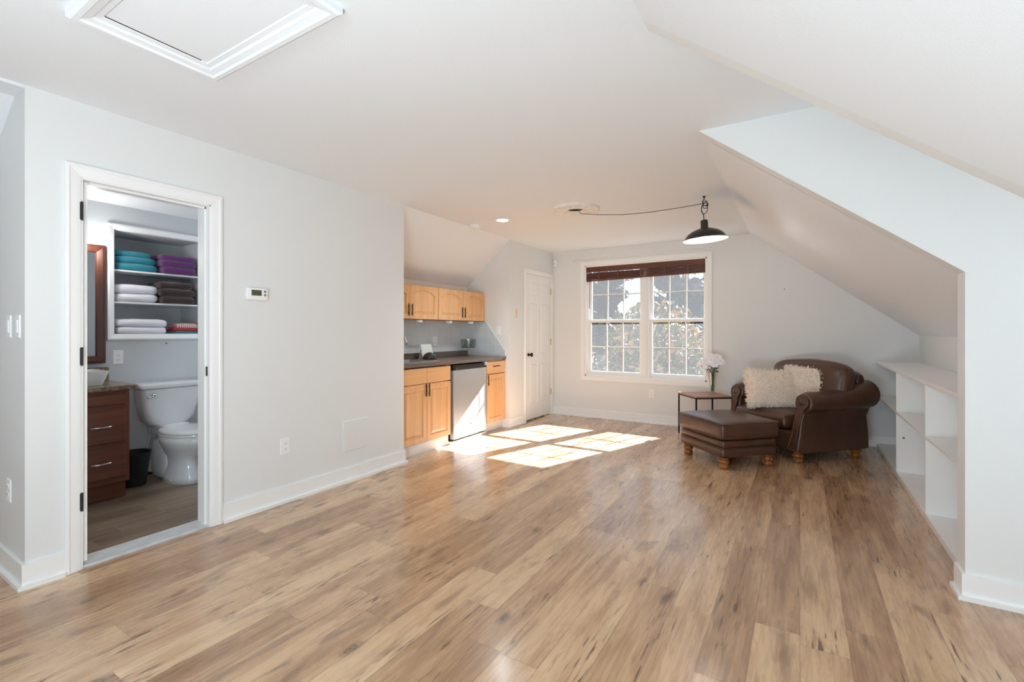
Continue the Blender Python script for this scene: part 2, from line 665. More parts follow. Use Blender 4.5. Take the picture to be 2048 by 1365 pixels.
def dup(root, loc, rz=None, label=None):
    r = root.copy()
    C.objects.link(r)
    r.location = loc
    if rz is not None:
        r.rotation_euler = (0, 0, rz)
    if label:
        r['label'] = label
    for ch in list(root.children):
        c = ch.copy()
        C.objects.link(c)
        c.parent = r
        for g in ch.children:
            d = g.copy()
            C.objects.link(d)
            d.parent = c
    return r


def rbox(sx_, sy_, sz_, r, puff=(0, 0, 0), cuts=7, c=(0, 0, 0), fn=None, nz=0.0, nsc=6.0, seed=0.0):
    """rounded, puffed box as vert/face lists (centred on c)"""
    bm = bmesh.new()
    bmesh.ops.create_cube(bm, size=2.0)
    bmesh.ops.subdivide_edges(bm, edges=bm.edges, cuts=cuts, use_grid_fill=True)
    hs = Vector((sx_ / 2, sy_ / 2, sz_ / 2))
    vs = []
    for v in bm.verts:
        p = v.co.copy()
        # concentrate points near the edges
        q = Vector([math.sin(a * PI / 2) for a in p])
        full = Vector((q[0] * hs[0], q[1] * hs[1], q[2] * hs[2]))
        core = Vector([max(-(hs[i] - r), min(hs[i] - r, full[i])) for i in range(3)])
        d = full - core
        if d.length > 1e-9:
            m = max(abs(d[i]) for i in range(3))
            full = core + d.normalized() * (r if m > 1e-9 else 0)
        for i in range(3):
            j, k = (i + 1) % 3, (i + 2) % 3
            full[i] += puff[i] * q[i] * (1 - q[j] ** 2) * (1 - q[k] ** 2)
        if nz:
            full += Vector(noise.noise_vector(full * nsc + Vector((seed, seed, seed)))) * nz
        if fn:
            full = Vector(fn(full))
        vs.append(tuple(full + Vector(c)))
    bm.verts.index_update()
    fs = [tuple(v.index for v in f.verts) for f in bm.faces]
    bm.free()
    return vs, fs


# ---------------------------------------------------------------- key dimensions
H = 2.44
XL = -3.20      # long left wall
YR = 0.70       # corner of the left wall at the hall opening
YF = 6.40       # window wall
XC = -0.514     # flat ceiling ends, the slope begins
PIT = 0.785
XK = 1.06       # knee wall
ZK = H - PIT * (XK - XC)
YD0, YD1, YD2 = 1.87, 2.964, 3.085   # dormer opening; far cheek wall thickness
XP = 0.655
XB = -4.85      # bathroom back wall
YK0, YK1 = 3.25, 5.15                # kitchenette alcove
XKB = -3.88     # alcove back wall
YB = -3.5       # rear wall behind the camera
XDW = 2.0       # dormer window wall

# ---------------------------------------------------------------- shell
b = B()
b.box(-3.20, 2.2, YB - .1, YF + .2, -.12, 0)
b.box(XKB - .1, -3.20, YK0, YK1, -.12, 0)
b.box(-5.0, -3.20, YB - .1, YR, -.12, 0)
struct(b.obj('floor', M_floor), 'light brown rustic wood plank floor')
struct(B().box(-5.4, -3.2, YR + .02, YK0, -.14, -.006).obj('floor_bathroom', M_bfloor), 'dark wood-look plank tile floor of the bathroom')

b = B()
b.box(-3.2, XC, YB - .1, YF + .2, H, H + .15)
b.box(XC, XDW + .15, YD0, YD1 + .02, H, H + .15)
struct(b.obj('ceiling', M_ceil), 'flat white ceiling')
struct(B().box(-5.6, 2.4, YB - .3, YF + .3, 2.62, 2.70).obj('light_leak_slab', M_leakslab), 'added slab above the ceiling that keeps sky light out')  # unseen slab added to stop sky light leaking in at the joints
SL = lambda x: H - PIT * (x - XC)


def slope_poly(x0, x1, t=.15):
    return [(x0, SL(x0)), (x1, SL(x1)), (x1, SL(x1) + t), (x0, SL(x0) + t)]


struct(B().prism(slope_poly(XC, XK + .15), 'y', YD2 - .01, YF + .1).obj('ceiling_slope_far', M_ceil), 'sloped ceiling above the built-in shelving')
struct(B().prism(slope_poly(XC, XK + .15), 'y', YB - .1, YD0 - .07).obj('ceiling_slope_near', M_ceil), 'sloped ceiling in front of the dormer')
b = B()   # near cheek of the dormer
b.prism([(XC, H), (XK, SL(XK)), (XK, 0), (XDW + .15, 0), (XDW + .15, H + .1), (XC, H + .1)], 'y', YD0 - .07, YD0)
struct(b.obj('wall_dormer_near', M_wall))
b = B()   # far cheek wall, the bright partition at the right of the photograph
b.prism([(XC, H), (XP, SL(XP)), (XP, 0), (XDW + .15, 0), (XDW + .15, H + .1), (XC, H + .1)], 'y', YD1, YD2)
struct(b.obj('wall_partition', M_wall), 'pale partition wall at the side of the dormer')
struct(B().box(XK, XK + .12, YD2 - .01, YF + .1, 0, SL(XK) + .02).obj('wall_knee_far', M_wall), 'low knee wall behind the built-in shelving')
struct(B().box(XK, XK + .12, YB - .1, YD0 - .07, 0, SL(XK) + .02).obj('wall_knee_near', M_wall))
# dormer window wall
b = B()
for a in ((YD0 - .07, 2.05, 0, H), (2.80, YD2, 0, H), (2.05, 2.80, 0, .9), (2.05, 2.80, 2.12, H)):
    b.box(XDW, XDW + .15, a[0], a[1], a[2], a[3])
struct(b.obj('wall_dormer_window', M_wall))

# far wall with window opening
WX0, WX1, WZ0, WZ1 = -2.679, -1.013, .60, 2.20
b = B()
b.box(-4.2, WX0, YF, YF + .16, 0, H)
b.box(WX1, 1.2, YF, YF + .16, 0, H)
b.box(WX0, WX1, YF, YF + .16, 0, WZ0)
b.box(WX0, WX1, YF, YF + .16, WZ1, H)
struct(b.obj('wall_far', M_wall), 'pale grey wall with the double window')

# left wall with bathroom door opening
DY0, DY1, DZ = .902, 1.546, 2.055
b = B()
b.box(-3.33, XL, YR, DY0, 0, H + .12)
b.box(-3.33, XL, DY1, YK0, 0, H + .12)
b.box(-3.33, XL, DY0, DY1, DZ, H + .12)
struct(b.obj('wall_left', M_wall), 'long pale wall with the bathroom doorway')
b = B()     # behind: side walls of the bathroom and hall
b.box(-5.4, -3.33, YR, YR + .09, 0, H)
b.box(-5.4, -3.33, YK0 - .09, YK0, 0, H)
struct(b.obj('wall_bath_sides', M_wall))
# wall section with the closet door beyond the kitchenette
D1A, D1B = 5.575, 6.345
b = B()
b.box(-3.33, XL, YK1, D1A, 0, H + .12)
b.box(-3.33, XL, D1B, YF, 0, H + .12)
b.box(-3.33, XL, D1A, D1B, 2.065, H + .12)
struct(b.obj('wall_closet', M_wall), 'short wall with the six panel door')
struct(B().box(-3.45, -3.36, D1A - .2, YF, 0, H).obj('wall_closet_inside', M_dark))
# kitchenette alcove
ZA = 1.855
b = B()
b.box(XKB - .12, XKB, YK0 - .1, YK1 + .1, 0, ZA + .05)
struct(b.obj('wall_kitchenette', M_wall), 'back wall of the kitchenette alcove')
struct(B().box(-4.0, -3.33, YK1, YK1 + .12, 0, H).obj('wall_kitchenette_side', M_wall))
b = B()
b.prism([(XL, H), (XKB, ZA), (XKB - .12, ZA), (XKB - .12, H + .1), (XL, H + .1)], 'y', YK0 - .05, YK1 + .05)
struct(b.obj('ceiling_kitchenette', M_ceil), 'sloped ceiling over the kitchenette')
# hall opening to the left (Y < YR)
b = B()
b.box(-5.0, -4.9, YB, YR + .05, 0, H)
b.box(-5.0, XL, -1.1, -1.0, 0, H)
b.box(-3.33, XL, YB, -1.0, 0, H)
struct(b.obj('wall_hall', M_wall))
b = B()
b.prism([(XL - .001, 2.425), (-3.36, 2.425), (-5.0, 1.5), (-5.0, H + .1), (XL - .001, H + .1)], 'y', -1.05, YR - .0005)
struct(b.obj('ceiling_hall', M_ceil))
# rear wall with three windows behind the camera
b = B()
b.box(-3.4, -2.85, YB - .14, YB, 0, H)
b.box(.65, 1.2, YB - .14, YB, 0, H)
b.box(-2.85, .65, YB - .14, YB, 0, .5)
b.box(-2.85, .65, YB - .14, YB, 2.2, H)
struct(b.obj('wall_rear', M_wall))

# bathroom
NY0, NY1, NZ0, NZ1 = 1.589, 2.25, 1.226, 2.09
b = B()
b.box(XB - .03, XB, YR + .02, NY0, 0, 2.34)
b.box(XB - .03, XB, NY1, YK0, 0, 2.34)
b.box(XB - .03, XB, NY0, NY1, 0, NZ0)
b.box(XB - .03, XB, NY0, NY1, NZ1, 2.34)
b.box(XB - .42, XB - .40, YR + .02, YK0, 0, 2.34)
b.box(XB - .40, XB - .03, NY0 - .02, NY0, NZ0 - .02, NZ1 + .02)
b.box(XB - .40, XB - .03, NY1, NY1 + .02, NZ0 - .02, NZ1 + .02)
b.box(XB - .40, XB - .03, NY0, NY1, NZ0 - .02, NZ0)
b.box(XB - .40, XB - .03, NY0, NY1, NZ1, NZ1 + .02)
struct(b.obj('wall_bathroom', M_bath), 'blue-grey bathroom wall with the towel niche')
struct(B().box(-5.4, -3.33, YR + .02, YK0, 2.30, 2.36).obj('ceiling_bathroom', M_ceil), 'bathroom ceiling')
b = B()
b.box(-3.345, -3.33, YR + .09, DY0, 0, 2.3)
b.box(-3.345, -3.33, DY1, YK0 - .09, 0, 2.3)
b.box(XB, -3.345, YR + .09, YR + .10, 0, 2.3)
b.box(XB, -3.345, YK0 - .10, YK0 - .09, 0, 2.3)
struct(b.obj('wall_bathroom_inner', M_bath))
struct(B().box(-3.36, -3.205, DY0 + .012, DY1 - .012, -.005, .012).obj('trim_1', M_marble, bevel=.003), 'grey marble threshold of the bathroom door')


# ---------------------------------------------------------------- trim
def base_run(b, p0, p1, n, t=.014, h=.118, st=.016, sh=.02):
    """baseboard from p0 to p1 (x, y), n = outward normal"""
    for tt, h0, h1 in ((t, 0, h), (t + st, 0, sh)):
        q = [(p0[0], p0[1]), (p1[0], p1[1]), (p1[0] + n[0] * tt, p1[1] + n[1] * tt), (p0[0] + n[0] * tt, p0[1] + n[1] * tt)]
        b.prism(q, 'z', h0, h1)


def base_path(name, pts, side=1, t=.014, h=.118, st=.016, sh=.02):
    """mitred baseboard with shoe along the wall polyline; side=+1 offsets to the left of travel"""
    b = B()

    def off(d):
        o = []
        n = len(pts)
        for i_, p in enumerate(pts):
            ns = []
            for a_, c_ in ((i_ - 1, i_), (i_, i_ + 1)):
                if a_ >= 0 and c_ < n:
                    v = Vector(pts[c_]) - Vector(pts[a_])
                    v.normalize()
                    ns.append(Vector((-v.y, v.x)) * side)
            if len(ns) == 1:
                q = Vector(p) + ns[0] * d
            else:
                m_ = (ns[0] + ns[1])
                q = Vector(p) + m_ * (d * 2 / m_.length_squared)
            o.append((q.x, q.y))
        return o
    for tt, h1 in ((t, h), (t + st, sh)):
        o = off(tt)
        for k in range(len(pts) - 1):
            b.prism([pts[k], pts[k + 1], o[k + 1], o[k]], 'z', 0, h1)
    return struct(b.obj(name, M_trim))


base_path('baseboard_left', [(-4.9, YR), (XL, YR), (XL, DY0 - .06)], -1)
base_path('baseboard_left', [(XL, DY1 + .062), (XL, YK0), (XL - .06, YK0)], -1)
base_path('baseboard_closet', [(XL - .10, YK1), (XL, YK1), (XL, D1A - .05)], -1)
base_path('baseboard_far', [(XL, YF), (XK, YF)], -1)
base_path('baseboard_right', [(XP, YD2), (XP, YD1), (XDW, YD1)], -1)
base_path('baseboard_bathroom', [(XB, YR + .1), (XB, YK0 - .1)], -1, st=.0)


def casing_profile(wd):
    # (across, proud) points of a colonial casing
    return [(0, 0), (0, .016), (wd * .25, .018), (wd * .32, .013), (wd * .75, .010), (wd * .9, .008), (wd, .006), (wd, 0)]


def casing(b, M, x0, x1, z0, z1, wd, bottom=False, prof=None):
    """mitred casing around the opening x0..x1, z0..z1 (local, front -y). profile outer -> inner"""
    prof = prof or casing_profile(wd)
    # corner path outer
    cor = [(x0, z0, -1, -1 if bottom else 0), (x0, z1, -1, 1), (x1, z1, 1, 1), (x1, z0, 1, -1 if bottom else 0)]
    segs = [(0, 1), (1, 2), (2, 3)] + ([(3, 0)] if bottom else [])
    for i, j in segs:
        ls = []
        for k in (i, j):
            cx, cz, sx_, sz_ = cor[k]
            ls.append([M @ Vector((cx + sx_ * (wd - a), -pr, cz + sz_ * (wd - a))) for a, pr in prof])
        b.loops([[tuple(p) for p in l] for l in ls])


R90 = lambda x, y: Matrix.Translation((x, y, 0)) @ Matrix.Rotation(PI / 2, 4, 'Z')   # local x -> +Y, front -> +X
FAR = Matrix.Translation((0, YF, 0))

# bathroom door: casing, jamb, the open leaf edge-on, hinges
d2 = sempty('door_2', (XL, DY0, 0), PI / 2, 'white cased bathroom doorway with its door swung inward')
b = B()
casing(b, Matrix.Identity(4), .006, DY1 - DY0 - .006, 0, DZ - .006, .066)
b.obj('door_casing', M_trim, d2, bevel=.0015)
b = B()
W2 = DY1 - DY0
b.box(0, .014, -.002, .145, 0, DZ)
b.box(W2 - .014, W2, -.002, .145, 0, DZ)
b.box(0, W2, -.002, .145, DZ - .014, DZ)
b.box(W2 - .024, W2 - .014, .04, .075, 0, DZ - .014)
b.box(.014, W2 - .014, .04, .075, DZ - .026, DZ - .014)
b.obj('door_jamb', M_trim, d2, bevel=.001)
b = B()
b.box(.004, .038, .02, .62, .03, DZ - .02)
lf = b.obj('door_leaf', M_trim, d2, bevel=.002)
for z in (.31, 1.07, 1.83):
    B().box(-.002, .012, -.008, .012, z, z + .088).lathe([(.0065, z - .004), (.0065, z + .092)], (.008, -.006, 0), 10).obj('hinge', M_blackp, d2)
B().box(W2 - .0155, W2 - .0135, .02, .04, .96, 1.02).obj('strike_plate', M_blackp, d2)

# six panel closet door
d1 = sempty('door_1', (XL, D1A, 0), PI / 2, 'white six panel door with black knob and brass hinges')
W1 = D1B - D1A
b = B()
casing(b, Matrix.Identity(4), .006, W1 - .012, 0, 2.059, .05)
b.obj('door_casing', M_trim, d1, bevel=.001)
b = B()
b.box(0, .012, -.001, .12, 0, 2.065)
b.box(W1 - .012, W1, -.001, .12, 0, 2.065)
b.box(0, W1, -.001, .12, 2.053, 2.065)
b.obj('door_jamb', M_trim, d1)
b = B()
x0, x1, z0, z1 = .015, W1 - .015, .022, 2.05
b.box(x0, x1, .012, .034, z0, z1)
ys = .004
cm = (x0 + x1) / 2
st = .105
rows = [(.022 + .215, .80), (.93, 1.66), (1.76, 1.95)]
b.box(x0, x0 + st, ys, .012, z0, z1)
b.box(x1 - st, x1, ys, .012, z0, z1)
b.box(cm - .05, cm + .05, ys, .012, z0, z1)
edges = [z0] + [e for r in rows for e in r] + [z1]
for i in range(0, len(edges), 2):
    b.box(x0 + st, cm - .05, ys, .012, edges[i], edges[i + 1])
    b.box(cm + .05, x1 - st, ys, .012, edges[i], edges[i + 1])
for r0, r1 in rows:
    for a0, a1 in ((x0 + st, cm - .05), (cm + .05, x1 - st)):
        b.frustum(a0 + .012, a1 - .012, r0 + .012, r1 - .012, .012, .005, .022)
b.obj('door_leaf', M_trim, d1, bevel=.002)
b = B()
b.lathe([(.024, -.004), (.024, .004), (.012, .006)], (.07, 0, .925), 20, 'y')
b.M = Matrix.Identity(4)
b.lathe([(.010, .005), (.010, -.028), (.022, -.036), (.029, -.048), (.027, -.060), (.012, -.067), (.001, -.068)], (.07, 0, .925), 24, 'y')
b.obj('door_knob', M_black, d1, smooth='auto')
for z in (.30, 1.05, 1.80):
    B().box(W1 - .03, W1 - .012, -.004, .004, z, z + .09).lathe([(.006, z), (.006, z + .09)], (W1 - .014, -.004, 0), 8).obj('hinge', M_brass, d1)

# ---------------------------------------------------------------- window in the far wall
win = sempty('window_1', (0, YF, 0), 0, 'white double-hung double window with grilles')
b = B()
fl = [(0, 0), (0, .014), (.012, .017), (.055, .015), (.064, .008), (.066, 0)]
casing(b, Matrix.Identity(4), WX0, WX1, WZ0, WZ1, .066, bottom=True, prof=fl)
b.obj('window_casing', M_trim, win, bevel=.0015)
b = B()
b.box(WX0, WX0 + .018, .0, .15, WZ0, WZ1)
b.box(WX1 - .018, WX1, .0, .15, WZ0, WZ1)
b.box(WX0, WX1, .0, .15, WZ1 - .018, WZ1)
b.box(WX0, WX1, .0, .15, WZ0, WZ0 + .022)
b.obj('window_frame', M_trim, win, bevel=.0015)
MX = -1.808
b = B()
b.box(MX - .055, MX + .055, .028, .15, WZ0 + .02, WZ1 - .018)
b.box(MX - .022, MX + .022, .018, .04, WZ0 + .02, WZ1 - .018)
b.obj('mullion', M_trim, win, bevel=.002)


def sash(par, x0, x1, z0, z1, y, rail_b, rail_t, cols=3, rws=2, nm='sash'):
    b = B()
    s = .034
    b.box(x0, x0 + s, y, y + .028, z0, z1)
    b.box(x1 - s, x1, y, y + .028, z0, z1)
    b.box(x0 + s, x1 - s, y, y + .028, z0, z0 + rail_b)
    b.box(x0 + s, x1 - s, y, y + .028, z1 - rail_t, z1)
    gx0, gx1, gz0, gz1 = x0 + s, x1 - s, z0 + rail_b, z1 - rail_t
    for i in range(1, cols):
        x = gx0 + (gx1 - gx0) * i / cols
        b.box(x - .008, x + .008, y + .008, y + .020, gz0, gz1)
    for i in range(1, rws):
        z = gz0 + (gz1 - gz0) * i / rws
        b.box(gx0, gx1, y + .009, y + .019, z - .008, z + .008)
    o = b.obj(nm, M_trim, par, bevel=.001)
    B().box(gx0 - .004, gx1 + .004, y + .0125, y + .0155, gz0 - .004, gz1 + .004).obj('pane', M_glass, o)


for a0, a1 in ((WX0 + .036, MX - .055), (MX + .055, WX1 - .02)):
    sash(win, a0, a1, WZ0 + .022, 1.41, .065, .05, .036)
    sash(win, a0, a1, 1.385, WZ1 - .02, .100, .036, .04)
b = B()
b.box(WX0 + .018, WX0 + .036, .05, .14, WZ0 + .022, WZ1 - .018)
b.obj('sash_track', M_white, win)

# dormer and rear windows (unseen from the camera, they let the daylight in)
wd = sempty('window_2', (XDW, 0, 0), 0, 'dormer window')
b = B()
for a in ((2.05, 2.10, .9, 2.12), (2.75, 2.80, .9, 2.12), (2.05, 2.80, .9, .95), (2.05, 2.80, 2.07, 2.12), (2.05, 2.80, 1.49, 1.53)):
    b.box(.05, .09, a[0], a[1], a[2], a[3])
b.obj('window_frame', M_trim, wd)
B().box(.068, .071, 2.08, 2.78, .93, 2.09).obj('pane', M_glass, wd)
wr = sempty('window_3', (0, YB, 0), 0, 'rear windows')
b = B()
for x in (-2.85, -1.72, -1.65, -.55, -.48, .60):
    b.box(x, x + .05, -.10, -.05, .5, 2.2)
b.box(-2.85, .65, -.10, -.05, .5, .55)
b.box(-2.85, .65, -.10, -.05, 2.15, 2.2)
b.box(-2.85, .65, -.10, -.05, 1.32, 1.37)
b.obj('window_frame', M_trim, wr)
B().box(-2.83, .63, -.078, -.075, .52, 2.18).obj('pane', M_glass, wr)

# attic hatch in the ceiling
hx0, hx1, hy0, hy1 = -2.33, -1.44, .615, 1.15
b = B()
M = Matrix(((1, 0, 0, 0), (0, 0, 1, 0), (0, 1, 0, H), (0, 0, 0, 1)))   # local (x,-y,z) -> (x, z, H - y)
pr = [(0, 0), (0, .022), (.012, .03), (.03, .03), (.036, .022), (.058, .017), (.066, .010), (.085, .008), (.09, 0)]
casing(b, M, hx0 + .09, hx1 - .09, hy0 + .09, hy1 - .09, .09, bottom=True, prof=pr)
hatch = thing('attic_hatch', 'white framed attic access hatch in the flat ceiling', 'hatch', ((hx0 + hx1) / 2, (hy0 + hy1) / 2, H))
b.obj('hatch_frame', M_ceil, hatch, world=True)
B().box(hx0 + .094, hx1 - .09, hy0 + .09, hy1 - .09, H - .004, H - .001).obj('hatch_panel', M_ceil, hatch, world=True)
B().box(hx0 + .085, hx0 + .094, hy0 + .09, hy1 - .11, H - .0045, H - .0005).obj('hatch_gap', M_dark, hatch, world=True)


# ---------------------------------------------------------------- wall fittings
def outlet(name, label, cat, loc, rz, m=M_white, kind='outlet', group=None):
    t = thing(name, label, cat, loc, rz, group)
    B().frustum(-.036, .036, -.058, .058, 0, -.006, .004).obj('cover_plate', m, t)
    if kind == 'outlet':
        for z in (-.02, .02):
            o = B().lathe([(.015, -.005), (.015, -.0085)], (0, 0, z), 16, 'y').obj('socket', m, t)
            B().box(-.007, -.0045, -.0092, -.0084, z - .003, z + .006).box(.0045, .007, -.0092, -.0084, z - .003, z + .006).box(-.002, .002, -.0092, -.0084, z - .010, z - .006).obj('slot', M_grey, o)
    elif kind == 'rocker':
        B().box(-.016, .016, -.010, -.004, -.032, .032).obj('rocker', m, t, bevel=.002)
    elif kind == 'toggle':
        B().box(-.004, .004, -.018, -.004, -.002, .014).obj('toggle', m, t, bevel=.001)
        for z in (-.03, .03):
            B().lathe([(.003, -.0055), (.003, -.0075)], (0, 0, z), 8, 'y').obj('screw', M_grey, t)
    return t


outlet('electrical_outlet', 'white outlet low on the long left wall beside the square access panel', 'outlet', (XL, 2.047, .409), PI / 2)
outlet('electrical_outlet', 'white outlet below the double window', 'outlet', (-1.713, YF, .401), 0)
outlet('electrical_outlet', 'white outlet on the bathroom wall beside the mirror', 'outlet', (XB, 1.613, 1.03), PI / 2)
outlet('electrical_outlet', 'white outlet low on the dim hall wall under the light switches', 'outlet', (-3.455, YR, .43), 0)
outlet('light_switch', 'white light switch on the hall wall, the one farther from the corner', 'switch', (-3.452, YR, 1.27), 0, kind='rocker')
outlet('light_switch', 'white light switch on the hall wall, the one next to the corner', 'switch', (-3.30, YR, 1.27), 0, kind='rocker')
outlet('light_switch', 'ivory toggle switch plate beside the six panel door', 'switch', (XL, 5.311, 1.49), PI / 2, M_ivory, 'toggle')
outlet('light_switch', 'white rocker switch above the diagonal tile edge in the kitchenette', 'switch', (-3.375, YK1, 1.256), 0, kind='rocker')
outlet('electrical_outlet', 'white outlet on the kitchenette tiles above the counter', 'outlet', (XKB + .008, 4.47, 1.125), PI / 2)

t = thing('access_panel', 'square white access panel low on the left wall', 'panel', (XL, 2.679, .378), PI / 2)
B().frustum(-.133, .133, -.128, .128, 0, -.006, .004).obj('panel_frame', M_wall, t)
B().box(-.122, .122, -.0075, -.005, -.117, .117).obj('panel_door', M_wall, t, bevel=.001)

t = thing('thermostat', 'white programmable thermostat with green-grey screen on the left wall', 'thermostat', (XL, 1.832, 1.503), PI / 2)
v, f = rbox(.152, .03, .088, .014, cuts=5, c=(0, -.014, 0))
B().add(v, f).obj('thermostat_body', M_white, t, smooth=True)
B().box(-.046, .024, -.0305, -.027, -.012, .026).obj('screen', M_screen, t, bevel=.001)
for x, z in ((.048, .018), (.048, -.006)):
    B().lathe([(.009, -.027), (.008, -.031)], (x, 0, z), 12, 'y').obj('button', M_grey, t)
for x in (-.036, -.014, .008):
    B().box(x - .006, x + .006, -.031, -.028, -.030, -.023).obj('button', M_white, t, bevel=.001)

t = thing('motion_sensor', 'small white motion sensor in the corner above the six panel door', 'sensor', (-3.145, YF - .004, 2.275), -.4)
v, f = rbox(.075, .045, .11, .018, cuts=5, c=(0, -.022, 0))
B().add(v, f).obj('sensor_body', M_white, t, smooth=True)
B().box(-.022, .022, -.047, -.043, -.03, .012).obj('lens', M_porc, t, bevel=.002)

t = B().lathe([(.004, 0), (.004, -.012), (.007, -.013), (.001, -.016)], (0, 0, 0), 8, 'y').obj('nail', M_grey)
t.location = (-.155, YF, 1.745)
tag(t, 'tiny nail left in the far wall to the side of the window', 'nail')
t = B().lathe([(.004, 0), (.004, -.012), (.007, -.013), (.001, -.016)], (0, 0, 0), 8, 'y').obj('nail', M_grey)
t.location = (XB, 1.96, 1.14)
t.rotation_euler = (0, 0, PI / 2)
tag(t, 'tiny nail in the bathroom wall under the towel niche', 'nail')

# curtain rod
t = thing('curtain_rod', 'thin white curtain rod with curled ends above the window', 'curtain rod', (-1.86, YF, 2.30))
zl, zr = -.012, .006
B().tube([(-.97, -.055, zl), (0, -.055, -.002), (.92, -.055, zr)], .006, 8).obj('rod', M_trim, t, smooth=True)
for s, x0, z0 in ((-1, -.97, zl), (1, .92, zr)):
    pts = []
    for i in range(22):
        a = i / 21 * 2.2 * PI
        r = .030 * (1 - i / 21 * .6)
        pts.append((x0 + s * (.0 + r * math.sin(a) + .03 * i / 21), -.055, z0 - .03 + r * math.cos(a)))
    B().tube(pts, .0045, 6).obj('finial', M_trim, t, smooth=True)
    B().tube([(x0 - s * .06, 0, z0), (x0 - s * .06, -.055, z0)], .006, 6).lathe([(.014, -.001), (.014, -.006)], (x0 - s * .06, 0, z0), 10, 'y').obj('bracket', M_trim, t)

# wooden blind drawn up
t = thing('window_blind', 'dark brown wooden slat blind drawn up at the window top', 'blind', ((WX0 + WX1) / 2, YF, 2.18))
hw = (WX1 - WX0) / 2
B().box(-hw + .004, hw - .002, .004, .016, -.072, .012).obj('valance', M_blind, t, bevel=.002)
B().box(-hw + .02, hw - .02, .018, .066, -.036, .005).obj('headrail', M_blind, t, bevel=.001)
b = B()
rnd = random.Random(3)
for i in range(15):
    zz = -.095 - i * .0062
    k0 = b.v.__len__()
    n = 26
    ls = []
    for j in range(n + 1):
        x = -hw + .014 + (2 * hw - .028) * j / n
        tilt = .030 * (x + hw) / (2 * hw)
        zj = zz + tilt * (1 + .12 * math.sin(i * 1.3)) + .0010 * math.sin(j * 1.7 + i * 2.1) + (.005 * math.sin(j * .45 + i * .2) if i < 5 else 0)
        yj = .014 + .004 * math.sin(i * 2.3)
        ls.append([(x, yj, zj), (x, yj + .05, zj), (x, yj + .05, zj + .0050), (x, yj, zj + .0050)])
    b.loops(ls)
b.obj('slats', M_blind, t)
b = B()
ls = []
for x, zz in ((-hw + .012, -.206), (hw - .012, -.172)):
    ls.append([(x, .012, zz), (x, .066, zz), (x, .066, zz + .017), (x, .012, zz + .017)])
b.loops(ls)
b.obj('bottom_rail', M_blind, t, bevel=.002)
B().tube([(-hw + .075, .002, -.06), (-hw + .072, .0, -.3), (-hw + .068, .0, -.60)], .004, 6).obj('tilt_wand', M_blind, t)
for x in (-.62, -.34, -.02, .3, .6):
    B().box(x - .009, x + .009, .0085, .012, -.19 + .034 * (x + hw) / (2 * hw), -.07).obj('ladder_tape', M_cherry, t)

# ---------------------------------------------------------------- ceiling things
t = thing('recessed_light', 'round lit recessed downlight in the ceiling by the kitchenette', 'ceiling light', (-2.709, 4.216, H))
B().lathe([(.062, -.001), (.088, -.001), (.09, -.006), (.078, -.010), (.062, -.006)], (0, 0, 0), 32, caps=False).obj('trim_ring', M_white, t, smooth=True)
B().lathe([(.064, -.003), (.064, -.0055)], (0, 0, 0), 32).obj('lens', M_can, t)

ld = bpy.data.lights.new('downlight', 'SPOT')
ld.energy = E_CAN
ld.color = C_CAN
ld.spot_size = math.radians(125)
ld.spot_blend = .8
ld.shadow_soft_size = .05
lo = bpy.data.objects.new('downlight', ld)
lo.location = (-2.709, 4.216, H - .02)
C.objects.link(lo)
t = thing('smoke_detector', 'round white smoke detector on the ceiling edge over the kitchenette', 'smoke detector', (-3.12, 4.27, H))
B().lathe([(.066, 0), (.068, -.012), (.060, -.030), (.040, -.038), (.001, -.040)], (0, 0, 0), 28).obj('detector_body', M_white, t, smooth='auto')
B().lathe([(.018, -.037), (.016, -.043), (.001, -.044)], (0, 0, 0), 16).obj('test_button', M_porc, t, smooth=True)

CMX, CMY = -1.865, 4.215
t = thing('ceiling_medallion', 'round ornate off-white plaster medallion on the ceiling', 'ceiling medallion', (CMX, CMY, H))
b = B()
b.lathe([(.075, -.002), (.085, -.020), (.10, -.026), (.112, -.018), (.19, -.010), (.205, -.022), (.222, -.022), (.235, -.012), (.238, 0)], (0, 0, 0), 56, caps=False)
b.obj('medallion_ring', M_plaster, t, smooth=True)
for i in range(12):
    a = i * PI / 6
    v, f = rbox(.075, .040, .014, .007, cuts=3)
    Mx = Matrix.Rotation(a, 4, 'Z') @ Matrix.Translation((.152, 0, -.014))
    B(Mx).add(v, f).obj('leaf_relief', M_plaster, t, smooth=True)
B().lathe([(.074, -.001), (.074, -.003)], (0, 0, 0), 32).obj('centre_opening', M_dark, t)
PX, PY = -.722, 4.417
t = thing('pendant_lamp', 'black dome pendant lamp with white inside hanging from a ceiling hook', 'pendant lamp', (PX, PY, H))
zr = 2.055 - H
TL = Matrix.Translation((0, 0, zr + .18)) @ Matrix.Rotation(math.radians(-3.5), 4, Vector((-.523, .852, 0))) @ Matrix.Translation((0, 0, -zr - .18))
b = B(TL)
outp = [(.028, .130), (.028, .112), (.034, .104), (.070, .093), (.112, .076), (.146, .052), (.166, .026), (.172, .012), (.187, .0)]
b.lathe([(r, zr + h) for r, h in outp], (0, 0, 0), 48, caps=False)
b.obj('shade', M_shade_out, t, smooth=True)
b = B(TL)
b.lathe([(max(r - .004, .001), zr + h - .004) for r, h in outp[2:-1]] + [(.1865, zr - .0005)], (0, 0, 0), 48, caps=False)
b.obj('shade_lining', M_shade_in, t, smooth=True)
B(TL).lathe([(.001, zr + .180), (.012, zr + .180), (.029, zr + .172), (.031, zr + .168), (.031, zr + .10)], (0, 0, 0), 24).obj('socket_neck', M_shade_out, t, smooth='auto')
B(TL).lathe([(.001, zr + .006), (.018, zr + .009), (.030, zr + .025), (.033, zr + .042), (.026, zr + .064), (.016, zr + .085), (.015, zr + .11)], (0, 0, 0), 20).obj('bulb', M_bulb, t, smooth=True)
